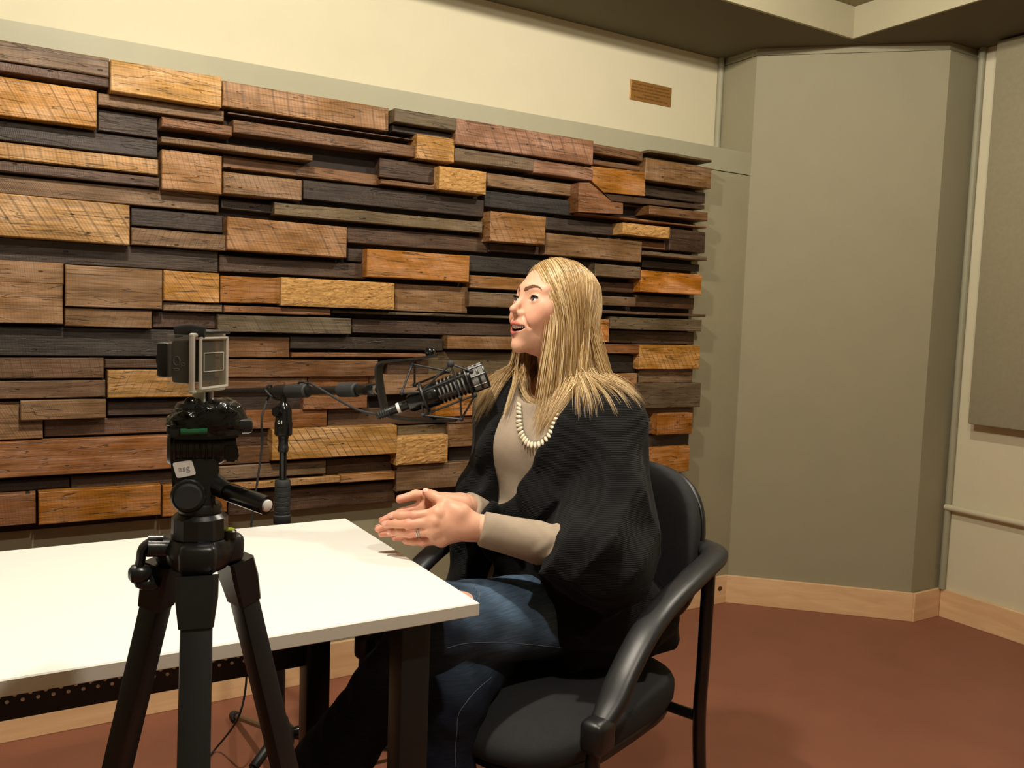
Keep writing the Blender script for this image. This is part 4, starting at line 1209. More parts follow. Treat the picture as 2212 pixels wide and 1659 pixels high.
def surface(f, lo, hi, h, cut=None):
    """naive surface nets of f over a box; returns verts, quads"""
    lo = np.array(lo, dtype=float); hi = np.array(hi, dtype=float)
    n = np.ceil((hi - lo) / h).astype(int) + 1
    ax = [lo[i] + h * np.arange(n[i]) for i in range(3)]
    v = np.empty(tuple(n), dtype=F32)
    yz = np.stack(np.meshgrid(ax[1], ax[2], indexing='ij'), -1).reshape(-1, 2).astype(F32)
    step = max(1, int(400000 // len(yz)))
    for i in range(0, n[0], step):
        xs = ax[0][i:i + step].astype(F32)
        P = np.empty((len(xs), len(yz), 3), dtype=F32)
        P[:, :, 0] = xs[:, None]; P[:, :, 1:] = yz[None]
        v[i:i + step] = f(P.reshape(-1, 3)).reshape(len(xs), n[1], n[2])
    s = v < 0
    c = np.zeros(tuple(n - 1), dtype=np.int8)
    for dx in (0, 1):
        for dy in (0, 1):
            for dz in (0, 1):
                c += s[dx:n[0] - 1 + dx, dy:n[1] - 1 + dy, dz:n[2] - 1 + dz]
    act = np.argwhere((c > 0) & (c < 8))
    idx = -np.ones(tuple(n - 1), dtype=np.int32)
    idx[tuple(act.T)] = np.arange(len(act))
    pos = np.zeros((len(act), 3)); cnt = np.zeros(len(act))
    cor = [(0, 0, 0), (1, 0, 0), (0, 1, 0), (1, 1, 0), (0, 0, 1), (1, 0, 1), (0, 1, 1), (1, 1, 1)]
    for a in cor:
        for d in range(3):
            if a[d] == 1: continue
            b = list(a); b[d] = 1
            va = v[act[:, 0] + a[0], act[:, 1] + a[1], act[:, 2] + a[2]]
            vb = v[act[:, 0] + b[0], act[:, 1] + b[1], act[:, 2] + b[2]]
            x = (va < 0) != (vb < 0)
            t = np.where(x, va / np.where(va == vb, 1, va - vb), 0)
            p = np.array(a, float)[None] + t[:, None] * (np.array(b, float) - np.array(a, float))[None]
            pos += p * x[:, None]; cnt += x
    verts = lo + h * (act + pos / cnt[:, None])
    quads = []
    for d in range(3):
        e0 = [slice(None)] * 3; e1 = [slice(None)] * 3
        e0[d] = slice(0, n[d] - 1); e1[d] = slice(1, n[d])
        o1, o2 = (d + 1) % 3, (d + 2) % 3
        for e in (e0, e1):
            e[o1] = slice(1, n[o1] - 1); e[o2] = slice(1, n[o2] - 1)
        sa, sb = s[tuple(e0)], s[tuple(e1)]
        for flip, mask in ((False, sa & ~sb), (True, ~sa & sb)):
            w = np.argwhere(mask)
            if not len(w): continue
            w[:, o1] += 1; w[:, o2] += 1
            q = []
            for (u1, u2) in ((-1, -1), (0, -1), (0, 0), (-1, 0)):
                z = w.copy(); z[:, o1] += u1; z[:, o2] += u2
                q.append(idx[z[:, 0], z[:, 1], z[:, 2]])
            q = np.stack(q, 1)
            quads.append(q[:, ::-1] if flip else q)
    quads = np.concatenate(quads)
    if cut is not None:
        keep = cut(verts[quads].mean(1))
        quads = quads[keep]
        used = np.unique(quads)
        rm = -np.ones(len(verts), int); rm[used] = np.arange(len(used))
        verts, quads = verts[used], rm[quads]
    return verts, quads


def np_mesh(name, V, Q, colour=None):
    me = bpy.data.meshes.new(name)
    me.vertices.add(len(V)); me.vertices.foreach_set('co', np.asarray(V, dtype=F32).ravel())
    k = Q.shape[1]
    me.loops.add(Q.size); me.loops.foreach_set('vertex_index', Q.astype(np.int32).ravel())
    me.polygons.add(len(Q)); me.polygons.foreach_set('loop_start', np.arange(0, Q.size, k, dtype=np.int32))
    me.polygons.foreach_set('use_smooth', np.ones(len(Q), dtype=bool))
    me.update(calc_edges=True)
    if colour is not None:
        at_ = me.color_attributes.new('tint', 'FLOAT_COLOR', 'POINT')
        at_.data.foreach_set('color', np.concatenate([colour, np.ones((len(colour), 1))], 1).astype(F32).ravel())
    return me


def grad(f, P, e=.0015):
    g_ = np.zeros_like(P)
    for i in range(3):
        d = np.zeros(3, dtype=F32); d[i] = e
        g_[:, i] = f(P + d) - f(P - d)
    return g_ / np.maximum(nrm(g_)[:, None], 1e-9)


def snap(f, P, off=0.0, it=6):
    P = np.array(P, dtype=F32).reshape(-1, 3)
    for _ in range(it):
        P = P - (f(P) - off)[:, None] * grad(f, P)
    return P


# ------------------------------------------------------------------ pose
PF = np.array((-.930, -.368, 0)); PL = np.array((.368, -.930, 0)); PO = np.array((1.010, 1.504, 0))


def pp(a, l, z): return PO + PF * a + PL * l + np.array((0, 0, z))


RT = np.stack([PF, PL, np.array((0, 0, 1.0))], 1).astype(F32)      # torso axes as columns
HC = np.array(at(1199, 664, 1.80))
hp = math.radians(11)
HF = np.array((-math.cos(hp), -0.03, math.sin(hp))); HF /= np.linalg.norm(HF)
HL = np.array((0.03, -1.0, 0)); HL -= HF * (HL @ HF); HL /= np.linalg.norm(HL)
HU = np.cross(HF, HL)
RH = np.stack([HF, HL, HU], 1).astype(F32)
HS = 1.0                                                            # head scale


def h2w(q): return HC + (np.atleast_2d(q) @ RH.T.astype(float)) * HS


SH_L, SH_R = pp(-.015, .134, .972), pp(-.015, -.134, .972)
EL_L = np.array(at(1298, 1205, 1.615)); EL_R = np.array(at(1112, 1168, 1.84))
WR_L = np.array(at(1028, 1138, 1.590)); WR_R = np.array(at(1002, 1092, 1.668))
HIP_L, HIP_R = pp(.0, .090, .572), pp(.0, -.088, .555)
KN_L = np.array(at(935, 1345, 1.55)); KN_R = np.array(at(968, 1502, 1.575))
AN_R = KN_R + np.array((-.01, .02, -.40)); AN_L = KN_L + (np.array(at(722, 1640, 1.62)) - KN_L) * 1.14


def c3(x, y, d): return np.array(at(780 + x / 4.608, 1000 + y / 4.608, d))


HAND_L = dict(wrist=c3(1120, 640, 1.590), fingers=[
    [c3(760, 500, 1.574), c3(525, 525, 1.572), c3(400, 524, 1.580), c3(308, 528, 1.590)],
    [c3(715, 588, 1.567), c3(470, 612, 1.568), c3(345, 607, 1.580), c3(245, 608, 1.592)],
    [c3(725, 680, 1.568), c3(490, 700, 1.571), c3(370, 694, 1.582), c3(288, 690, 1.592)],
    [c3(800, 765, 1.576), c3(620, 790, 1.580), c3(520, 788, 1.588), c3(446, 782, 1.596)]],
    thumb=[c3(990, 500, 1.583), c3(845, 405, 1.588), c3(725, 335, 1.600), c3(648, 292, 1.612)])
HAND_R = dict(wrist=c3(1005, 430, 1.664), fingers=[
    [c3(620, 430, 1.634), c3(410, 490, 1.622), c3(300, 535, 1.616), c3(212, 575, 1.612)],
    [c3(600, 520, 1.630), c3(380, 590, 1.620), c3(265, 625, 1.615), c3(170, 655, 1.612)],
    [c3(620, 610, 1.628), c3(400, 670, 1.620), c3(290, 695, 1.615), c3(205, 705, 1.613)],
    [c3(660, 690, 1.628), c3(490, 735, 1.622), c3(400, 745, 1.618), c3(335, 748, 1.615)]],
    thumb=[c3(870, 400, 1.645), c3(690, 335, 1.636), c3(545, 318, 1.626), c3(385, 362, 1.618)])
FR = [(.0098, .0086, .0077, .0066), (.0102, .0088, .0079, .0068), (.0098, .0084, .0075, .0065), (.0086, .0073, .0066, .0058)]


def hand_sdf(P, H, wr_dir):
    w = H['wrist']
    d = None
    for f, r in zip(H['fingers'], FR):
        p = rc(P, w + (f[0] - w) * .12, f[0], .0165, .0125)
        d = p if d is None else smin(d, p, .014)
    for a, b in ((0, 1), (1, 2), (2, 3)):
        d = smin(d, rc(P, H['fingers'][a][0], H['fingers'][b][0], .0105, .0105), .008)
    t = H['thumb']
    d = smin(d, rc(P, w + (t[0] - w) * .2, t[0], .0165, .0165), .016)
    d = smin(d, rc(P, t[0], t[1], .0160, .0118), .014)
    d = smin(d, rc(P, t[1], H['fingers'][0][0], .0085, .0085), .012)
    th = smin(rc(P, t[1], t[2], .0108, .0095), rc(P, t[2], t[3], .0096, .0075), .004)
    d = smin(d, th, .006)
    fd = None
    for f, r in zip(H['fingers'], FR):
        q = smin(rc(P, f[0], f[1], r[0], r[1]), rc(P, f[1], f[2], r[1] * .96, r[2]), .003)
        q = smin(q, rc(P, f[2], f[3], r[2], r[3]), .003)
        q = smin(q, sph(P, f[1], r[1] * 1.04), .003)          # knuckle
        fd = q if fd is None else smin(fd, q, .0012)
    d = smin(d, fd, .006)
    for f in H['fingers']:
        d = smin(d, sph(P, f[0] - np.array(TD) * .004, .0098), .008)
    d = smin(d, rc(P, w + wr_dir * .0, w + wr_dir * .07, .0225, .027), .016)
    return d


WD_L = (EL_L - WR_L) / np.linalg.norm(EL_L - WR_L); WD_R = (EL_R - WR_R) / np.linalg.norm(EL_R - WR_R)


def head_sdf(P, want=False):
    q = ((P - HC.astype(F32)) @ RH) / F32(HS)
    a = q.copy(); a[:, 1] = np.abs(a[:, 1])                 # mirrored copy for paired features
    d = ell(q, (-.006, 0, .020), (.087, .069, .079))
    d = smin(d, ell(q, (.028, 0, -.028), (.056, .057, .066)), .03)
    d = smin(d, ell(q, (.020, 0, -.070), (.056, .045, .038)), .025)
    d = smin(d, sph(q, (.0715, 0, -.0965), .0150), .022)
    d = smin(d, sph(a, (-.002, .038, -.058), .019), .025)
    d = smin(d, sph(a, (.050, .038, -.016), .0235), .020)
    d = smin(d, sph(a, (.066, .030, -.040), .0165), .018)    # smiling cheek
    d = smin(d, rc(a, (.0745, .008, .021), (.061, .042, .022), .0125, .010), .012)
    d = smin(d, ell(q, (.0690, 0, -.058), (.0225, .027, .026)), .014)
    d = ssub(d, sph(a, (.0960, .0315, -.001), .0155), .014)   # eye sockets
    d = smin(d, rc(q, (.0775, 0, .010), (.0975, 0, -.0235), .0062, .0064), .009)
    d = smin(d, sph(q, (.1012, 0, -.0275), .0074), .007)
    d = smin(d, sph(a, (.0890, .0098, -.0330), .0048), .009)
    d = ssub(d, ell(a, (.0975, .0062, -.0405), (.0052, .0030, .0036)), .002)
    # eyelids
    lid = sph(a, (.0675, .0315, .0), .0142)
    d = smin(d, lid, .004)
    al = a.copy(); al[:, 2] = al[:, 2] + (al[:, 1] - .0315) * -.10
    d = ssub(d, ell(al, (.0810, .0318, .0002), (.0090, .0140, .0052)), .0012)
    # mouth: parted smiling lips
    yy = a[:, 1]
    m = q.copy(); m[:, 2] = q[:, 2] - 9.0 * yy * yy; m[:, 0] = q[:, 0] + 16.0 * yy * yy
    up = rc(np.abs(m) * np.array((1, 1, -1), F32), (.0905, .0, -.0545), (.0885, .022, -.0575), .0050, .0026) if False else None
    am = m.copy(); am[:, 1] = yy
    ul = rc(am, (.0915, .004, -.0545), (.0895, .0265, -.0598), .0046, .0022)
    ll = rc(am, (.0880, .000, -.0745), (.0880, .0260, -.0630), .0052, .0022)
    d = smin(d, ul, .005); d = smin(d, ll, .005)
    cav = ell(am, (.0905, 0, -.0645), (.0200, .0265, .0064))
    d = ssub(d, cav, .0016)
    # nasolabial crease
    d = ssub(d, rc(a, (.0850, .0200, -.0370), (.0760, .0335, -.0580), .0012, .0012), .007)
    # ears
    d = smin(d, ell(a, (-.008, .0690, -.008), (.015, .006, .027)), .006)
    if want: return d, ul, ll, cav, q, a
    return d


NB = pp(-.060, 0, 1.020)                       # base of neck


def neck_sdf(P):
    n0 = h2w((-.022, 0, -.050))[0]; n1 = NB
    d = rc(P, n0, n1, .046, .050)
    d = smin(d, rc(P, pp(-.01, .05, .975), pp(-.01, -.05, .975), .062, .062), .05)
    d = smin(d, rc(P, pp(-.03, .03, 1.035), SH_L, .034, .050), .03)
    d = smin(d, rc(P, pp(-.03, -.03, 1.035), SH_R, .034, .050), .03)
    # throat tendons
    d = smin(d, rc(P, h2w((-.012, .048, -.06))[0], pp(.000, .012, 1.000), .010, .008), .02)
    d = smin(d, rc(P, h2w((-.012, -.048, -.06))[0], pp(.000, -.012, 1.000), .010, .008), .02)
    return d


def trunk_sdf(P):
    d = rc(P, pp(.0, .075, .95), pp(.0, -.075, .95), .098, .098)
    d = smin(d, ell(P, pp(-.005, 0, .76), (.088, .122, .20), RT), .06)
    d = smin(d, ell(P, pp(-.02, 0, .575), (.115, .165, .105), RT), .06)
    for s, e, w in ((SH_L, EL_L, WR_L), (SH_R, EL_R, WR_R)):
        d = smin(d, rc(P, s, e, .046, .037), .04)
        d = smin(d, rc(P, e, w, .037, .0255), .02)
    for h_, k_, a_ in ((HIP_L, KN_L, AN_L), (HIP_R, KN_R, AN_R)):
        d = smin(d, rc(P, h_, k_, .079, .056), .04)
        d = smin(d, rc(P, k_, k_ + (a_ - k_) * .35, .052, .050), .02)
        d = smin(d, rc(P, k_ + (a_ - k_) * .35, a_, .050, .036), .02)
    return d


def body_sdf(P):
    d = smin(trunk_sdf(P), neck_sdf(P), .03)
    return d


def headneck(P):
    return smin(head_sdf(P), neck_sdf(P), .022)


SKIN = np.array(lin(224, 172, 144)[:3]); LIP = np.array(lin(190, 104, 96)[:3]); CAV = np.array(lin(70, 22, 20)[:3]); BLUSH = np.array(lin(222, 150, 126)[:3])
SKH = np.array(lin(216, 160, 132)[:3])

lo, hi = HC - .16, HC + .13
lo[2] = .985; hi[2] = HC[2] + .13; lo[0] = HC[0] - .13; hi[0] = HC[0] + .13; lo[1] = HC[1] - .10; hi[1] = HC[1] + .10
Vh, Qh = surface(headneck, lo, hi, .00185)
_, ul, ll, cav, q, a = head_sdf(Vh.astype(F32), True)
lipm = np.clip(1.3 - np.minimum(ul, ll) / .0016, 0, 1)[:, None] * (q[:, :1] > .06) * (a[:, 1:2] < .0255)
cavm = np.clip((-cav + .0004) / .0015, 0, 1)[:, None] * (q[:, :1] < .0925)
cavm = np.maximum(cavm, (np.clip(.0012 - np.abs(cav), 0, .001) / .001)[:, None] * (np.minimum(ul, ll) > .0015)[:, None] * (q[:, :1] < .089))
bl_ = np.exp(-((a[:, 1] - .040) ** 2 / .0004 + (q[:, 2] + .03) ** 2 / .0006))[:, None] * (q[:, :1] > .02)
Ch = SKIN * (1 - bl_ * .6) + BLUSH * bl_ * .6
Ch = Ch * (1 - lipm) + LIP * lipm
Ch = Ch * (1 - cavm) + CAV * cavm


def hands_l(P): return hand_sdf(P, HAND_L, WD_L)
def hands_r(P): return hand_sdf(P, HAND_R, WD_R)


parts = [(Vh, Qh, Ch)]
for H, f, W in ((HAND_L, hands_l, WD_L), (HAND_R, hands_r, WD_R)):
    pts = np.array([p for fi in H['fingers'] for p in fi] + H['thumb'] + [H['wrist'], H['wrist'] + W * .05])
    v, qd = surface(f, pts.min(0) - .03, pts.max(0) + .03, .0016, cut=lambda c, H=H, W=W: ((c - H['wrist']) @ W) < .05)
    c = np.tile(SKH, (len(v), 1))
    tips = np.array([fi[3] for fi in H['fingers']] + [H['thumb'][3]] + [fi[1] for fi in H['fingers']])
    dd = np.min(np.linalg.norm(v[:, None] - tips[None], axis=2), 1)
    red = np.clip(1 - dd / .022, 0, 1)[:, None] * .55
    c = c * (1 - red) + np.array(lin(224, 138, 118)[:3]) * red
    parts.append((v, qd, c))
tlo = np.minimum.reduce([SH_L, SH_R, KN_L, KN_R, AN_L, AN_R, EL_L, EL_R, WR_L, WR_R]) - .1
thi = np.maximum.reduce([SH_L, SH_R, HIP_L, HIP_R, KN_R, EL_L]) + .14
tlo[2] = .03; thi[2] = 1.10
v, qd = surface(body_sdf, tlo, thi, .009, cut=lambda c: c[:, 2] < 1.0)
parts.append((v, qd, np.tile(SKIN, (len(v), 1))))
offs = np.cumsum([0] + [len(p[0]) for p in parts])
BV = np.concatenate([p[0] for p in parts]); BQ = np.concatenate([p[1] + o for p, o in zip(parts, offs)]); BC = np.concatenate([p[2] for p in parts])


def skin_mat():
    m, nt, p = new_mat('skin')
    at_ = N(nt, 'ShaderNodeAttribute', attribute_name='tint')
    nt.links.new(at_.outputs['Color'], p.inputs['Base Color'])
    p.inputs['Roughness'].default_value = 0.46
    p.inputs['Subsurface Weight'].default_value = 0.12
    p.inputs['Subsurface Radius'].default_value = (1.0, .35, .2)
    p.inputs['Subsurface Scale'].default_value = 0.006
    p.inputs['Specular IOR Level'].default_value = 0.4
    ns = N(nt, 'ShaderNodeTexNoise', inp={'Scale': 500.0, 'Detail': 3.0})
    tc = N(nt, 'ShaderNodeTexCoord'); nt.links.new(tc.outputs['Object'], ns.inputs['Vector'])
    b = N(nt, 'ShaderNodeBump', inp={'Strength': 0.12, 'Distance': 0.001}); nt.links.new(ns.outputs['Fac'], b.inputs['Height'])
    nt.links.new(b.outputs[0], p.inputs['Normal'])
    return m


M['skin'] = skin_mat()
M['eye_white'] = plain('eye_white', lin(232, 226, 220), 0.15, coat=1.0)
M['iris'] = plain('dark_blue_iris', lin(58, 70, 80), 0.15, coat=1.0)
M['pupil'] = plain('pupil', lin(8, 8, 8), 0.1, coat=1.0)
M['tooth'] = plain('tooth_enamel', lin(244, 240, 228), 0.25)
M['brow'] = plain('brown_brow_hair', lin(122, 86, 60), 0.7)
M['lash'] = plain('dark_lash', lin(22, 16, 14), 0.6)
person = thing('person', tuple(pp(0, 0, .46)), 'seated woman with long blonde hair, black cardigan and jeans, hands clasped', 'person')
link('body', np_mesh('body', BV, BQ, BC), M['skin'], person)
# eyes, brows, lashes, teeth
HM = Matrix(((HF[0], HL[0], HU[0]), (HF[1], HL[1], HU[1]), (HF[2], HL[2], HU[2])))
for s in (1, -1):
    ec = h2w((.0675, s * .0315, .0))[0]
    gz = (HF * 1.0 + HU * .14 - HL * .22); gz /= np.linalg.norm(gz)
    eb = MB().ball(ec, .0124, 24).build('eyeball', M['eye_white'], person, True)
    MB().lathe([(.0106, .0066), (.01195, .0063), (.0127, .0034), (.0128, .0002)], ec, gz, 20).build('iris', M['iris'], eb, True)
    MB().lathe([(.0120, .0034), (.01285, .0032), (.0130, .0002)], ec, gz, 16).build('pupil', M['pupil'], eb, True)
    br = [(.0845, s * .0075, .0170), (.0810, s * .0150, .0210), (.0765, s * .0230, .0238), (.0710, s * .0315, .0238), (.0650, s * .0390, .0218)]
    bp_ = snap(head_sdf, h2w(np.array([tuple(v) for v in spline([Vector(b) for b in br], 60)])), .0003)
    hw = MB()
    for i in range(150):
        k_ = random.uniform(0, 57); j_ = int(k_); u_ = k_ / 57
        wdt = (.0030 + .0012 * math.sin(math.pi * min(1, u_ * 1.3))) * (1 - .7 * u_ ** 2)
        tng = bp_[min(j_ + 2, 59)] - bp_[j_]; tng = tng / np.linalg.norm(tng)
        p0 = snap(head_sdf, bp_[j_] + HU * random.uniform(-1, .7) * wdt, .0002, 3)[0]
        p1 = snap(head_sdf, p0 + tng * .0050 + HU * (.0030 * (1 - u_ * 1.3)), .0010, 3)[0]
        hw.tube([Vector(p0), Vector((p0 + p1) / 2 + HF * .0004), Vector(p1)], [.00050, .00045, .00018], 4)
    hw.build('eyebrow', M['brow'], person, True)
    ls = []
    for t in np.linspace(-1, 1, 15):
        an = t * .95
        ls.append(ec + HF * (.0134 * math.cos(an)) + HL * s * (.0134 * math.sin(an)) + HU * (.0048 * math.sqrt(max(0, 1 - (t * .98) ** 2)) + .0006 - t * -.0010))
    MB().tube([Vector(p) for p in ls], [.0009] + [.0017] * 13 + [.0011], 6).build('eyelash', M['lash'], person, True)
    MB().tube([Vector(p + HF * .003 + HU * .0006) for p in ls[7:]], [.0008] * 7 + [.0004], 6, flat=(1, 1)).build('eyelash', M['lash'], person, True)
th = []
for row, (z0, z1, xx) in enumerate(((-.0648, -.0555, .0872),)):
    for i in range(-5, 6):
        y = i * .0044
        x = xx - 17.0 * y * y
        zc_ = (z0 + z1) / 2 + 9.0 * y * y
        rotz = math.atan2(34.0 * y, 1.0)
        Mt = HM @ Matrix.Rotation(-rotz, 3, 'Z')
        MB().box(h2w((x, y, zc_))[0], (.0035, .0041, z1 - z0 - abs(i) * .0005), M=Mt, bev=.0011).build('tooth', M['tooth'], person, True)
# ------------------------------------------------------------------ clothing
def tl_(P):
    return (P - PO.astype(F32)) @ RT            # torso coordinates a, l, z


def wrinkle(P, k, amp):
    x, y, z = P[:, 0], P[:, 1], P[:, 2]
    return amp * (np.sin(k * (z * 1.0 + x * .7) + 2.1 * np.sin(k * .33 * y + 1.3)) * .6 + np.sin(k * 1.7 * (z * .6 - y * .8) + 1.5 * np.sin(k * .4 * x)) * .4).astype(F32)


def sweater_sdf(P, torso_only=False):
    d = rc(P, pp(.0, .065, .945), pp(.0, -.065, .945), .102, .102)
    d = smin(d, rc(P, SH_L, SH_R, .056, .056), .05)
    d = smin(d, rc(P, pp(-.005, .03, 1.0), pp(-.005, -.03, 1.0), .068, .068), .04)
    d = smin(d, sph(P, pp(.062, .062, .915), .062), .045)
    d = smin(d, sph(P, pp(.062, -.062, .915), .062), .045)
    d = smin(d, ell(P, pp(.005, 0, .76), (.105, .140, .19), RT), .06)
    d = smin(d, ell(P, pp(.005, 0, .63), (.125, .165, .075), RT), .04)
    t = tl_(P)
    d = d + wrinkle(P, 60, .0015)
    # scooped neckline
    d = ssub(d, rc(P, pp(.035, 0, 1.055), pp(-.02, 0, 1.16), .060, .075), .006)
    if torso_only: return d
    for e, w, s in ((EL_L, WR_L, SH_L), (EL_R, WR_R, SH_R)):
        u = (w - e) / np.linalg.norm(w - e)
        L_ = float(np.linalg.norm(w - e))
        sl = rc(P, e, e + u * (L_ - .008), .047, .0325)
        tt = (P - e.astype(F32)) @ u.astype(F32)
        sl = sl + (.0022 * np.sin(tt * 190 + 2.2 * np.sin(P[:, 2] * 90)) * np.clip((L_ * .62 - tt) / .05, 0, 1)).astype(F32) + wrinkle(P, 110, .0010)
        sl = smax(sl, tt - (L_ - .010), .004)
        d = smin(d, sl, .02)
        d = smin(d, rc(P, s, e, .055, .047), .03)
    return d


def sleeve(P, s, e, w, cutl, r0, r1, r2, extra):
    u = (w - e) / np.linalg.norm(w - e)
    tt = (P - e.astype(F32)) @ (u + np.array((0, 0, .35))).astype(F32)
    fo = smax(rc(P, e, e + u * cutl, r1, r2), tt - cutl, .006)
    d = smin(rc(P, s, e, r0, r1), fo, .012)
    for a_, b_, ra, rb in extra: d = smin(d, rc(P, a_, b_, ra, rb), .05)
    return d


def cardigan_sdf(P):
    t = tl_(P)
    a, l, z = t[:, 0], t[:, 1], t[:, 2]
    d = rc(P, pp(-.012, .070, .930), pp(-.012, -.070, .930), .116, .116)
    d = smin(d, rc(P, SH_L, SH_R, .062, .062), .05)
    d = smin(d, ell(P, pp(-.012, 0, .79), (.136, .168, .23), RT), .06)
    d = smin(d, ell(P, pp(-.045, .010, .575), (.185, .222, .120), RT), .06)
    d = smin(d, rc(P, pp(.055, .120, .605), pp(-.15, .150, .545), .100, .085), .05)
    d = smin(d, rc(P, pp(.085, -.125, .80), pp(.13, -.115, .60), .050, .045), .05)     # far front panel
    d = smin(d, rc(P, pp(.075, .07, .82), pp(.075, .10, .62), .055, .060), .05)        # near front panel
    sl = sleeve(P, SH_L, EL_L, WR_L, .105, .062, .080, .066, [(pp(-.045, .130, .86), EL_L + (.035, .015, -.005), .078, .082)])
    sr = sleeve(P, SH_R, EL_R, WR_R, .245, .062, .072, .046, [(pp(-.03, -.13, .86), EL_R + (.0, .0, .03), .072, .070)])
    fold = .0045 * np.sin(62 * (z * .9 + a * .55 + .05 * np.sin(30 * l)) + 1.2) * np.clip((1.0 - z) / .12, 0, 1)
    fold = fold + .004 * np.sin(38 * (z * .5 - a * .9) + 9 * l)
    near = np.clip((l - .03) / .06, 0, 1) * np.clip((.93 - z) / .08, 0, 1)
    cr1 = (1 - np.abs(np.sin(21 * (z * .78 + a * .62 + .02 * np.sin(40 * l)) + .6))) ** 3
    cr2 = (1 - np.abs(np.sin(15 * (z * .35 - a * .95) + 6 * l + 1.0))) ** 3
    fold = fold - near * (.011 * cr1 + .007 * cr2)
    d = smin(d, sweater_sdf(P, True) - .009, .02)
    d = smin(d, smin(sl, sr, .01), .035) + fold.astype(F32)
    # hollow neck and open front showing the sweater
    d = ssub(d, rc(P, pp(.045, 0, 1.03), pp(-.03, 0, 1.20), .070, .090), .012)
    lL = np.interp(z, [.55, .70, .76, .80, .88, .96, 1.02, 1.10], [-.060, -.055, -.045, -.020, .026, .070, .088, .095]).astype(F32)
    lR = np.interp(z, [.55, .76, .90, 1.0, 1.1], [-.072, -.066, -.058, -.055, -.055]).astype(F32)
    wedge = np.maximum(np.maximum(lR - l, l - lL) * .9, .035 - a)
    d = ssub(d, wedge, .012)
    # hem above the seat
    return smax(d, .468 - z + .02 * np.clip(a, 0, 1), .012)


def jeans_sdf(P):
    d = ell(P, pp(-.02, 0, .560), (.125, .175, .098), RT)
    for h_, k_, a_, fl in ((HIP_L, KN_L, AN_L, .074), (HIP_R, KN_R, AN_R, .058)):
        g_ = smin(rc(P, h_, k_, .092, .070), rc(P, k_, k_ + (a_ - k_) * .4, .062, .057), .03)
        g_ = smin(g_, rc(P, k_ + (a_ - k_) * .4, a_, .057, fl), .03)
        d = smin(d, g_, .016)
    d = d + wrinkle(P, 95, .0016)
    kn = ell(P, RIP, (.036, .030, .030))
    d = ssub(d, kn, .003)
    d = smax(d, P[:, 2] - .735, .01)
    return d


def hit(f, px, py, t0=1.2, t1=2.2, off=0.0):
    """first point of surface f along the sight line of a pixel"""
    r = np.array(ray(px, py)); o = np.array(CAM)
    ts = np.linspace(t0, t1, 700)
    P = (o[None] + ts[:, None] * r[None]).astype(F32)
    v = f(P) - off
    i = np.argmax(v < 0)
    if not (v < 0).any(): i = int(np.argmin(v))
    return P[i].astype(float)


RIP = np.array((9.0, 9.0, 9.0))
RIP = hit(jeans_sdf, 1006, 1278) + np.array((-.006, .004, .002))


def box_of(pts, m): pts = np.array(pts); return pts.min(0) - m, pts.max(0) + m


def knit(name, col, rough, scale, strength, dirn='Z', dist=0.004, var=.1, second=0.0):
    m, nt, p = new_mat(name)
    lk = nt.links.new
    tc = N(nt, 'ShaderNodeTexCoord')
    wv = N(nt, 'ShaderNodeTexWave', wave_type='BANDS', bands_direction=dirn, inp={'Scale': scale, 'Distortion': .6, 'Detail': 1.0, 'Detail Scale': 1.0})
    lk(tc.outputs['Object'], wv.inputs['Vector'])
    ns = N(nt, 'ShaderNodeTexNoise', inp={'Scale': 420.0, 'Detail': 2.0}); lk(tc.outputs['Object'], ns.inputs['Vector'])
    n2 = N(nt, 'ShaderNodeTexNoise', inp={'Scale': 14.0, 'Detail': 4.0}); lk(tc.outputs['Object'], n2.inputs['Vector'])
    h = N(nt, 'ShaderNodeMath', operation='MULTIPLY_ADD'); lk(ns.outputs['Fac'], h.inputs[0]); h.inputs[1].default_value = .35; lk(wv.outputs['Fac'], h.inputs[2])
    b = N(nt, 'ShaderNodeBump', inp={'Strength': strength, 'Distance': dist}); lk(h.outputs[0], b.inputs['Height']); lk(b.outputs[0], p.inputs['Normal'])
    mr = N(nt, 'ShaderNodeMapRange', inp={'From Min': .3, 'From Max': .7, 'To Min': 1 - var, 'To Max': 1 + var}); lk(n2.outputs['Fac'], mr.inputs['Value'])
    s1 = N(nt, 'ShaderNodeMapRange', inp={'From Min': 0., 'From Max': 1., 'To Min': 1 - second, 'To Max': 1 + second}); lk(wv.outputs['Fac'], s1.inputs['Value'])
    mm = N(nt, 'ShaderNodeMath', operation='MULTIPLY'); lk(mr.outputs[0], mm.inputs[0]); lk(s1.outputs[0], mm.inputs[1])
    c = N(nt, 'ShaderNodeVectorMath', operation='SCALE'); c.inputs[0].default_value = col[:3]; lk(mm.outputs[0], c.inputs['Scale'])
    lk(c.outputs[0], p.inputs['Base Color'])
    p.inputs['Roughness'].default_value = rough
    p.inputs['Sheen Weight'].default_value = .04
    p.inputs['Specular IOR Level'].default_value = .25
    return m


M['black_knit'] = knit('black_rib_knit', lin(10, 10, 11), .9, 100.0, .40, 'Z', .0022, .10, .08)
M['beige_knit'] = knit('oatmeal_fine_knit', lin(160, 144, 126), .9, 230.0, .12, 'Z', .001, .16, .03)


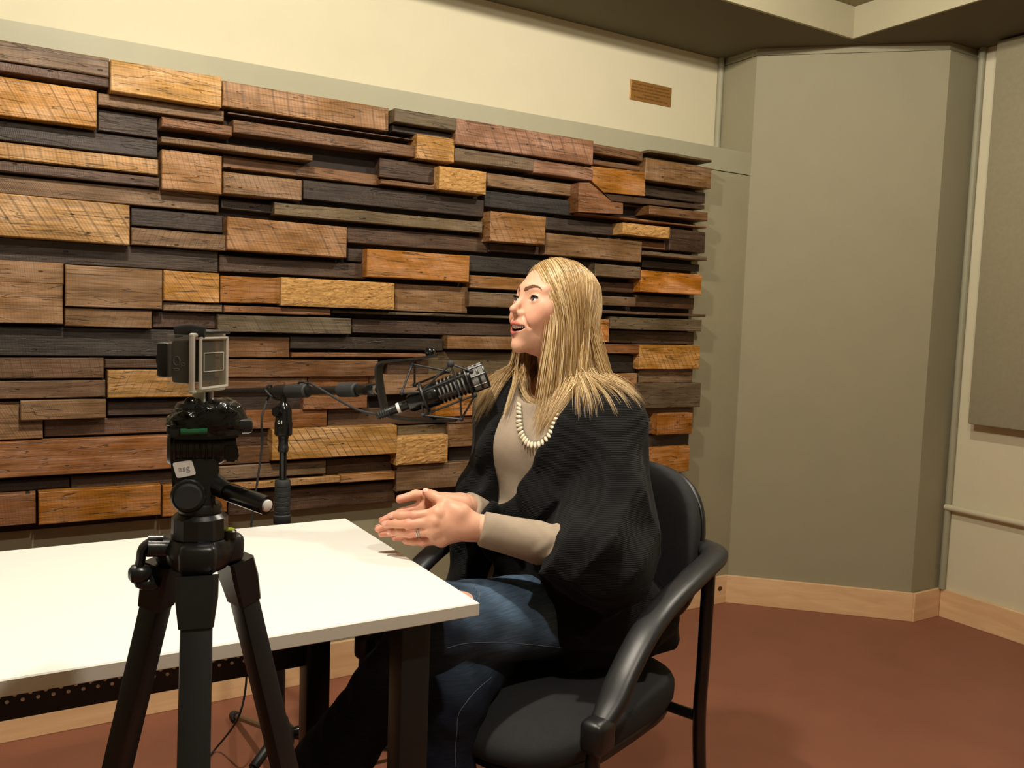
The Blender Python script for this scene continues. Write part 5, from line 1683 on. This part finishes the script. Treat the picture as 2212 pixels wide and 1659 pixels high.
def denim():
    m, nt, p = new_mat('blue_denim')
    lk = nt.links.new
    tc = N(nt, 'ShaderNodeTexCoord')
    mp = N(nt, 'ShaderNodeMapping'); mp.inputs['Scale'].default_value = (14, 14, 220); lk(tc.outputs['Object'], mp.inputs['Vector'])
    ns = N(nt, 'ShaderNodeTexNoise', inp={'Scale': 2.0, 'Detail': 5.0}); lk(mp.outputs[0], ns.inputs['Vector'])
    at_ = N(nt, 'ShaderNodeAttribute', attribute_name='tint')
    mr = N(nt, 'ShaderNodeMapRange', inp={'From Min': .3, 'From Max': .7, 'To Min': .72, 'To Max': 1.3}); lk(ns.outputs['Fac'], mr.inputs['Value'])
    c = N(nt, 'ShaderNodeVectorMath', operation='SCALE'); lk(at_.outputs['Color'], c.inputs[0]); lk(mr.outputs[0], c.inputs['Scale'])
    lk(c.outputs[0], p.inputs['Base Color'])
    n2 = N(nt, 'ShaderNodeTexNoise', inp={'Scale': 900.0, 'Detail': 2.0}); lk(tc.outputs['Object'], n2.inputs['Vector'])
    b = N(nt, 'ShaderNodeBump', inp={'Strength': .3, 'Distance': .001}); lk(n2.outputs['Fac'], b.inputs['Height']); lk(b.outputs[0], p.inputs['Normal'])
    p.inputs['Roughness'].default_value = .85
    p.inputs['Specular IOR Level'].default_value = .2
    return m


M['denim'] = denim()
lo, hi = box_of([SH_L, SH_R, EL_L, EL_R, WR_L, WR_R, pp(.1, 0, .60), pp(-.1, 0, 1.05)], .13)
lo[2] = .60; hi[2] = 1.10
V, Q = surface(sweater_sdf, lo, hi, .0048)
link('sweater', np_mesh('sweater', V, Q), M['beige_knit'], person)
lo, hi = box_of([SH_L, SH_R, EL_L, EL_R, WR_R, pp(-.2, .2, .6), pp(-.2, -.2, .6), pp(.1, .15, .6)], .12)
lo[2] = .45; hi[2] = 1.13
V, Q = surface(cardigan_sdf, lo, hi, .0050)
link('cardigan', np_mesh('cardigan', V, Q), M['black_knit'], person)
lo, hi = box_of([KN_L, KN_R, AN_L, AN_R, HIP_L, HIP_R, pp(-.12, .15, .5), pp(-.12, -.15, .5)], .11)
lo[2] = .05; hi[2] = .75
V, Q = surface(jeans_sdf, lo, hi, .0058)
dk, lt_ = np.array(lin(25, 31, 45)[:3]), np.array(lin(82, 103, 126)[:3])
# worn, faded thigh fronts and knees, with light from above painted into the tops
fade_and_light = np.zeros(len(V))
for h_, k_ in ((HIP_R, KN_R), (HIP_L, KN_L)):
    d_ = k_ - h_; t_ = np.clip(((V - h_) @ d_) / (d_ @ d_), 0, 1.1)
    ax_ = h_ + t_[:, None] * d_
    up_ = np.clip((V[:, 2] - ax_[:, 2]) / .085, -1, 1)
    fade_and_light = np.maximum(fade_and_light, np.clip(up_ * 1.15 - .12, 0, 1) * np.clip((t_ - .12) / .3, 0, 1) * np.clip((1.12 - t_) / .2, .25, 1))
fade_and_light = (fade_and_light * (.75 + .25 * np.sin(V[:, 0] * 60 + V[:, 1] * 41)))[:, None]
link('jeans', np_mesh('jeans', V, Q, dk * (1 - fade_and_light) + lt_ * fade_and_light), M['denim'], person)
M['thread'] = plain('pale_thread', lin(108, 116, 128), .8)
jn = [o for o in person.children if o.name.startswith('jeans')][0]
for pxs in ([(965, 1400), (1000, 1391), (1060, 1387), (1120, 1390), (1180, 1396), (1225, 1400)], [(1062, 1462), (1030, 1490), (1005, 1520), (990, 1545), (986, 1590), (984, 1655)]):
    pts = [hit(jeans_sdf, x, y, off=.0004) for x, y in pxs]
    pts = snap(jeans_sdf, np.array([tuple(p) for p in spline([Vector(p) for p in pts], 30)]), .0002)
    MB().tube([Vector(p) for p in pts], .0006, 6).build('seam_stitching', M['thread'], jn)
# frayed threads around the torn knee
fr_ = MB()
for i in range(34):
    an = random.uniform(0, 2 * math.pi)
    base = RIP + np.array((math.cos(an) * .026, math.sin(an) * .024, random.uniform(-.01, .02)))
    b0 = snap(jeans_sdf, base, .0004)[0]
    dr_ = np.array((random.uniform(-1, 1), random.uniform(-1, 1), random.uniform(-1, .6))); dr_ /= np.linalg.norm(dr_)
    fr_.tube([Vector(b0), Vector(b0 + dr_ * random.uniform(.004, .010))], .00045, 4)
fr_.build('frayed_threads', M['thread'], jn)
# boots
M['boot'] = plain('dark_leather', lin(30, 24, 20), .5)
for an_, dr in ((AN_L, np.array((-.95, -.2, 0))), (AN_R, np.array((-.8, .2, -.25)))):
    dr = dr / np.linalg.norm(dr)
    base = an_ + np.array((0, 0, -.045))
    fn = lambda P, an_=an_, dr=dr, base=base: smin(smin(rc(P, an_, base, .040, .040), rc(P, base, base + dr * .15, .038, .026), .03), rc(P, base - dr * .02, base + dr * .06 - np.array((0, 0, .004)), .036, .036), .02)
    lo, hi = box_of([an_, base, base + dr * .15], .06)
    V, Q = surface(fn, lo, hi, .006)
    link('boot', np_mesh('boot', V, Q), M['boot'], person)

# ------------------------------------------------------------------ necklace, ring, nails
M['ivory'] = plain('ivory_bead', lin(226, 214, 188), .3)
M['crystal'] = plain('crystal_bead', lin(210, 208, 200), .12, metal=.8)
nk = [(1126, 878), (1127, 900), (1129, 922), (1135, 942), (1146, 956), (1160, 958), (1174, 950), (1184, 936), (1190, 918), (1194, 898)]
npts = [hit(lambda P: np.minimum(sweater_sdf(P), neck_sdf(P)), x, y - 4, off=.003) for x, y in nk]
npath = spline([Vector(p) for p in npts], 200)
cum = [0]
for a_, b_ in zip(npath, npath[1:]): cum.append(cum[-1] + (b_ - a_).length)
ctr = Vector(hit(sweater_sdf, 1158, 905, off=.0))
nl = MB().tube(npath[::4], .0012, 6).build('necklace', M['crystal'], person)
bead = MB().ball((0, 0, 0), 1, 10, (.0038, .0038, .0078)).mesh('bead')
cry = MB().ball((0, 0, 0), .0022, 8).mesh('crystal')
nb = 23
for i in range(nb):
    s_ = cum[-1] * (i + .5) / nb
    j_ = min(range(len(cum)), key=lambda q_: abs(cum[q_] - s_))
    p = npath[j_]
    out = (p - ctr); out.normalize()
    o = link('bead', bead, M['ivory'], nl, loc=p + out * .0075 - MS * 0)
    o.rotation_mode = 'QUATERNION'; o.rotation_quaternion = out.to_track_quat('Z', 'Y')
    for e_ in o.data.polygons: e_.use_smooth = True
    link('crystal', cry, M['crystal'], nl, loc=p)
f = HAND_L['fingers'][2]
axr = Vector(f[1] - f[0]).normalized()
for t in (.60, .69):
    c_ = Vector(f[0] + (f[1] - f[0]) * t)
    s1 = axr.orthogonal().normalized(); s2 = axr.cross(s1)
    MB().tube([c_ + s1 * (math.cos(an) * .0099) + s2 * (math.sin(an) * .0099) for an in [2 * math.pi * i / 24 for i in range(25)]], .0011, 8, caps=False).build('ring', M['chrome'], person, True)
M['nail'] = plain('pale_pink_nail', lin(232, 176, 160), .2, coat=.4)
for H, fn in ((HAND_L, hands_l), (HAND_R, hands_r)):
    for f in H['fingers'] + [H['thumb']]:
        d_ = (f[3] - f[2]) / np.linalg.norm(f[3] - f[2])
        sidev = np.array(-TD) if H is HAND_L else np.array((-.2, .3, .9))
        sidev = sidev - d_ * (sidev @ d_) + np.array((0, 0, .35)); sidev = sidev - d_ * (sidev @ d_); sidev /= np.linalg.norm(sidev)
        pnt = snap(fn, f[3] + sidev * .007 - d_ * .001, -.0004)[0]
        MB().ball(pnt, 1, 12, (.0060, .0046, .0010), M=frame(d_, sidev)).build('fingernail', M['nail'], person, True)
# ------------------------------------------------------------------ hair
def hair_mat():
    m, nt, p = new_mat('blonde_hair')
    at_ = N(nt, 'ShaderNodeAttribute', attribute_name='tint')
    nt.links.new(at_.outputs['Color'], p.inputs['Base Color'])
    p.inputs['Roughness'].default_value = .38
    p.inputs['Specular IOR Level'].default_value = .55
    return m


M['hair'] = hair_mat()


def obstacle(P):
    d = np.minimum(cardigan_sdf(P), sweater_sdf(P))
    q_ = (P - HC.astype(F32)) @ RH
    hd = np.minimum(ell(q_, (-.006, 0, .020), (.087, .069, .079)), ell(q_, (.024, 0, -.035), (.056, .057, .070)))
    return np.minimum(d, np.minimum(hd, neck_sdf(P)))


CE, CRAD = np.array((-.007, 0, .019)), np.array((.089, .071, .081))
rows = []


def strands(n, kids, th0, th1, side, end0, end1, drift, seed, s0=0.0, s1=1.0, part_y=-.014):
    """n guide locks laid over the head and draped on the clothes, each with kids fine strands"""
    g_ = np.random.default_rng(seed)
    K1, K2 = 10, 18
    P = np.zeros((n, K1 + K2, 3))
    s_ = (np.arange(n) + g_.random(n)) / n             # along the parting, front to crown
    th = np.radians(th0 + (th1 - th0) * np.clip(s_ + g_.normal(0, .05, n), 0, 1))
    lift = 1.030 + .050 * g_.random(n)
    px_ = .060 - .120 * (s0 + (s1 - s0) * s_)
    root = np.stack([px_ + g_.normal(0, .002, n), np.full(n, part_y) + g_.normal(0, .002, n) + side * .003, np.zeros(n)], 1)
    u = (root - CE) / CRAD
    u[:, 2] = np.sqrt(np.clip(1 - u[:, 0] ** 2 - u[:, 1] ** 2, .05, 1))
    u /= np.linalg.norm(u, axis=1)[:, None]
    zt = -.25 - .15 * g_.random(n)
    w = np.stack([np.cos(th) * .98, side * np.sin(th), zt], 1)
    w /= np.linalg.norm(w, axis=1)[:, None]
    om = np.arccos(np.clip((u * w).sum(1), -1, 1))
    for k_ in range(K1):
        t = k_ / (K1 - 1)
        dirv = (np.sin((1 - t) * om) / np.sin(om))[:, None] * u + (np.sin(t * om) / np.sin(om))[:, None] * w
        grow = 1.015 + (lift - 1.015) * min(1, t * 1.6) + .03 * t * t
        loc_ = CE + dirv * CRAD * grow[:, None]
        loc_[:, 0] -= .010 * math.sin(math.pi * t) * np.clip((math.radians(85) - th) / math.radians(30), 0, 1)
        P[:, k_] = h2w(loc_)
    for _ in range(1):
        Q_ = P[:, :K1].copy(); Q_[:, 2:-1] = (P[:, 1:K1 - 2] + 2 * P[:, 2:K1 - 1] + P[:, 3:K1]) / 4; P[:, :K1] = Q_
    e = P[:, K1 - 1]
    zend = end0 + (end1 - end0) * g_.random(n)
    dr = np.array([drift(t_) for t_ in th]) + g_.normal(0, 1, (n, 3)) * np.array((.006, .006, 0))
    Ls = (e[:, 2] - zend) / K2
    gap = (.005 + .008 * g_.random(n) ** 1.5).astype(F32)
    d_ = P[:, K1 - 1] - P[:, K1 - 2]; d_ /= np.linalg.norm(d_, axis=1)[:, None]
    goal = np.array((0, 0, -1.0)) + dr / np.maximum(e[:, 2] - zend, .05)[:, None]
    goal /= np.linalg.norm(goal, axis=1)[:, None]
    p = e.copy()
    for k_ in range(K2):                               # hang, and slide along whatever it meets
        d_ = d_ * .55 + goal * .45
        d_ /= np.linalg.norm(d_, axis=1)[:, None]
        c = (p + d_ * Ls[:, None]).astype(F32)
        for _ in range(2):
            dv = obstacle(c)
            mk = dv < gap
            if not mk.any(): break
            c[mk] += grad(obstacle, c[mk], .003) * (gap - dv)[mk][:, None]
            v_ = c - p.astype(F32); v_ /= np.maximum(nrm(v_), 1e-6)[:, None]
            c = (p + v_ * Ls[:, None]).astype(F32)
        d_ = c - p; d_ = d_ / np.maximum(np.linalg.norm(d_, axis=1), 1e-9)[:, None]
        p = c.astype(float)
        P[:, K1 + k_] = p
    for _ in range(3):
        Q_ = P.copy(); Q_[:, 6:-1] = (P[:, 5:-2] + 2 * P[:, 6:-1] + P[:, 7:]) / 4; P = Q_
    # fine strands around each guide
    K = K1 + K2
    tt = np.linspace(0, 1, K)
    T = np.gradient(P, axis=1); T /= np.linalg.norm(T, axis=2)[..., None] + 1e-9
    O = P - (HC + np.array((.02, 0, 0))); O[:, :, 2] *= .15
    O -= T * (O * T).sum(2)[..., None]; O /= np.linalg.norm(O, axis=2)[..., None] + 1e-9
    S = np.cross(T, O)
    off = g_.normal(0, 1, (n, kids, 2))
    spread = (.0018 + .0032 * np.minimum(1, tt * 2.2) - .0018 * np.clip((tt - .75) / .25, 0, 1))[None, None, :, None]
    ph = g_.random((n, kids, 1)) * 6.28
    wob = (.0010 * np.sin(tt[None, None] * 7 + ph) * tt[None, None])[..., None]
    C = P[:, None] + S[:, None] * (off[:, :, 0, None, None] * spread + wob) + O[:, None] * (np.clip(off[:, :, 1, None, None], -1.0, 1.6) * spread * .55)
    cutk = 1 - .10 * g_.random((n, kids))              # uneven ends
    C = C.reshape(-1, K, 3)
    ck = cutk.reshape(-1)
    ti = tt[None] * ck[:, None] * (K - 1)
    i0 = np.clip(ti.astype(int), 0, K - 2); fr = (ti - i0)[..., None]
    ar = np.arange(len(C))[:, None]
    C = C[ar, i0] * (1 - fr) + C[ar, i0 + 1] * fr
    rows.append((C, g_.random(len(C)) * .75 + np.repeat(g_.random(n), kids) * .25))


# near side: front locks fall before the shoulder, the rest behind it
strands(230, 13, 52, 112, 1, .925, 1.005, lambda t: np.array((-.022 + .05 * (math.degrees(t) - 54) / 58, -.002, 0)), 1, 0, .7)
strands(170, 13, 105, 178, 1, .99, 1.06, lambda t: np.array((-.022, -.020 + .015 * (math.degrees(t) - 105) / 73, 0)), 2, .6, 1)
strands(26, 9, 112, 150, 1, .97, 1.02, lambda t: np.array((.050, -.045, 0)), 5, .65, 1)
# far side
strands(110, 14, 58, 88, -1, .915, .965, lambda t: np.array((-.045, .000, 0)), 3, 0, .6)
strands(60, 10, 86, 125, -1, .95, 1.0, lambda t: np.array((-.03, .01, 0)), 6, .3, .9)
strands(60, 10, 120, 178, -1, .97, 1.06, lambda t: np.array((-.02, .02, 0)), 4, .5, 1)
light, mid, dark = np.array(lin(240, 212, 160)[:3]), np.array(lin(200, 163, 110)[:3]), np.array(lin(130, 94, 56)[:3])
VV, QQ, CC = [], [], []
base = 0
for P, rnd in rows:
    n, K = P.shape[:2]
    T = np.gradient(P, axis=1); T /= np.linalg.norm(T, axis=2)[..., None] + 1e-9
    O = P - (HC + np.array((.02, 0, 0))); O[:, :, 2] *= .15
    O -= T * (O * T).sum(2)[..., None]; O /= np.linalg.norm(O, axis=2)[..., None] + 1e-9
    S = np.cross(T, O)
    t = np.linspace(0, 1, K)[None, :, None]
    wd = (.00055 + .00055 * rnd)[:, None, None] * np.clip(np.minimum(1, (1.02 - t) * 3.2), .12, 1)
    ring = np.stack([P + S * wd, P + O * wd * .55, P - S * wd], 2)
    VV.append(ring.reshape(-1, 3))
    i0 = base + (np.arange(n)[:, None] * K + np.arange(K - 1)[None]) * 3
    for a_, b_ in ((0, 1), (1, 2), (2, 0)):
        QQ.append(np.stack([i0 + a_, i0 + b_, i0 + 3 + b_, i0 + 3 + a_], -1).reshape(-1, 4))
    k3 = rnd[:, None]
    c = np.where(k3 < .30, dark * .5 + mid * .5, np.where(k3 > .62, light, mid))
    c = c[:, None, :] * np.ones((1, K, 1))
    rt = np.clip(1 - t * 5.0, 0, 1) * .5
    c = c * (1 - rt) + dark * rt
    CC.append(np.repeat(c[:, :, None, :], 3, 2).reshape(-1, 3))
    base += n * K * 3


# scalp layer under the strands
def cap_sdf(P):
    q_ = ((P - HC.astype(F32)) @ RH)
    d = ell(q_, CE, CRAD * 1.03)
    front = (q_[:, 0] - .030) * .80 - (q_[:, 2] - .045) * .62
    low = -.055 - q_[:, 2]
    back = ell(q_, (-.030, 0, -.03), (.070, .062, .075))
    d = smin(d, back, .02)
    side = q_[:, 0] - .045 - .35 * (q_[:, 2] - .04)
    return smax(smax(d, side, .006), low, .01)


v, qd = surface(cap_sdf, HC - np.array((.12, .1, .12)), HC + np.array((.13, .1, .13)), .0035)
VV.append(v); QQ.append(qd + base); CC.append(np.tile(mid * .55 + dark * .45, (len(v), 1)))
link('hair', np_mesh('hair', np.concatenate(VV), np.concatenate(QQ), np.concatenate(CC)), M['hair'], person)
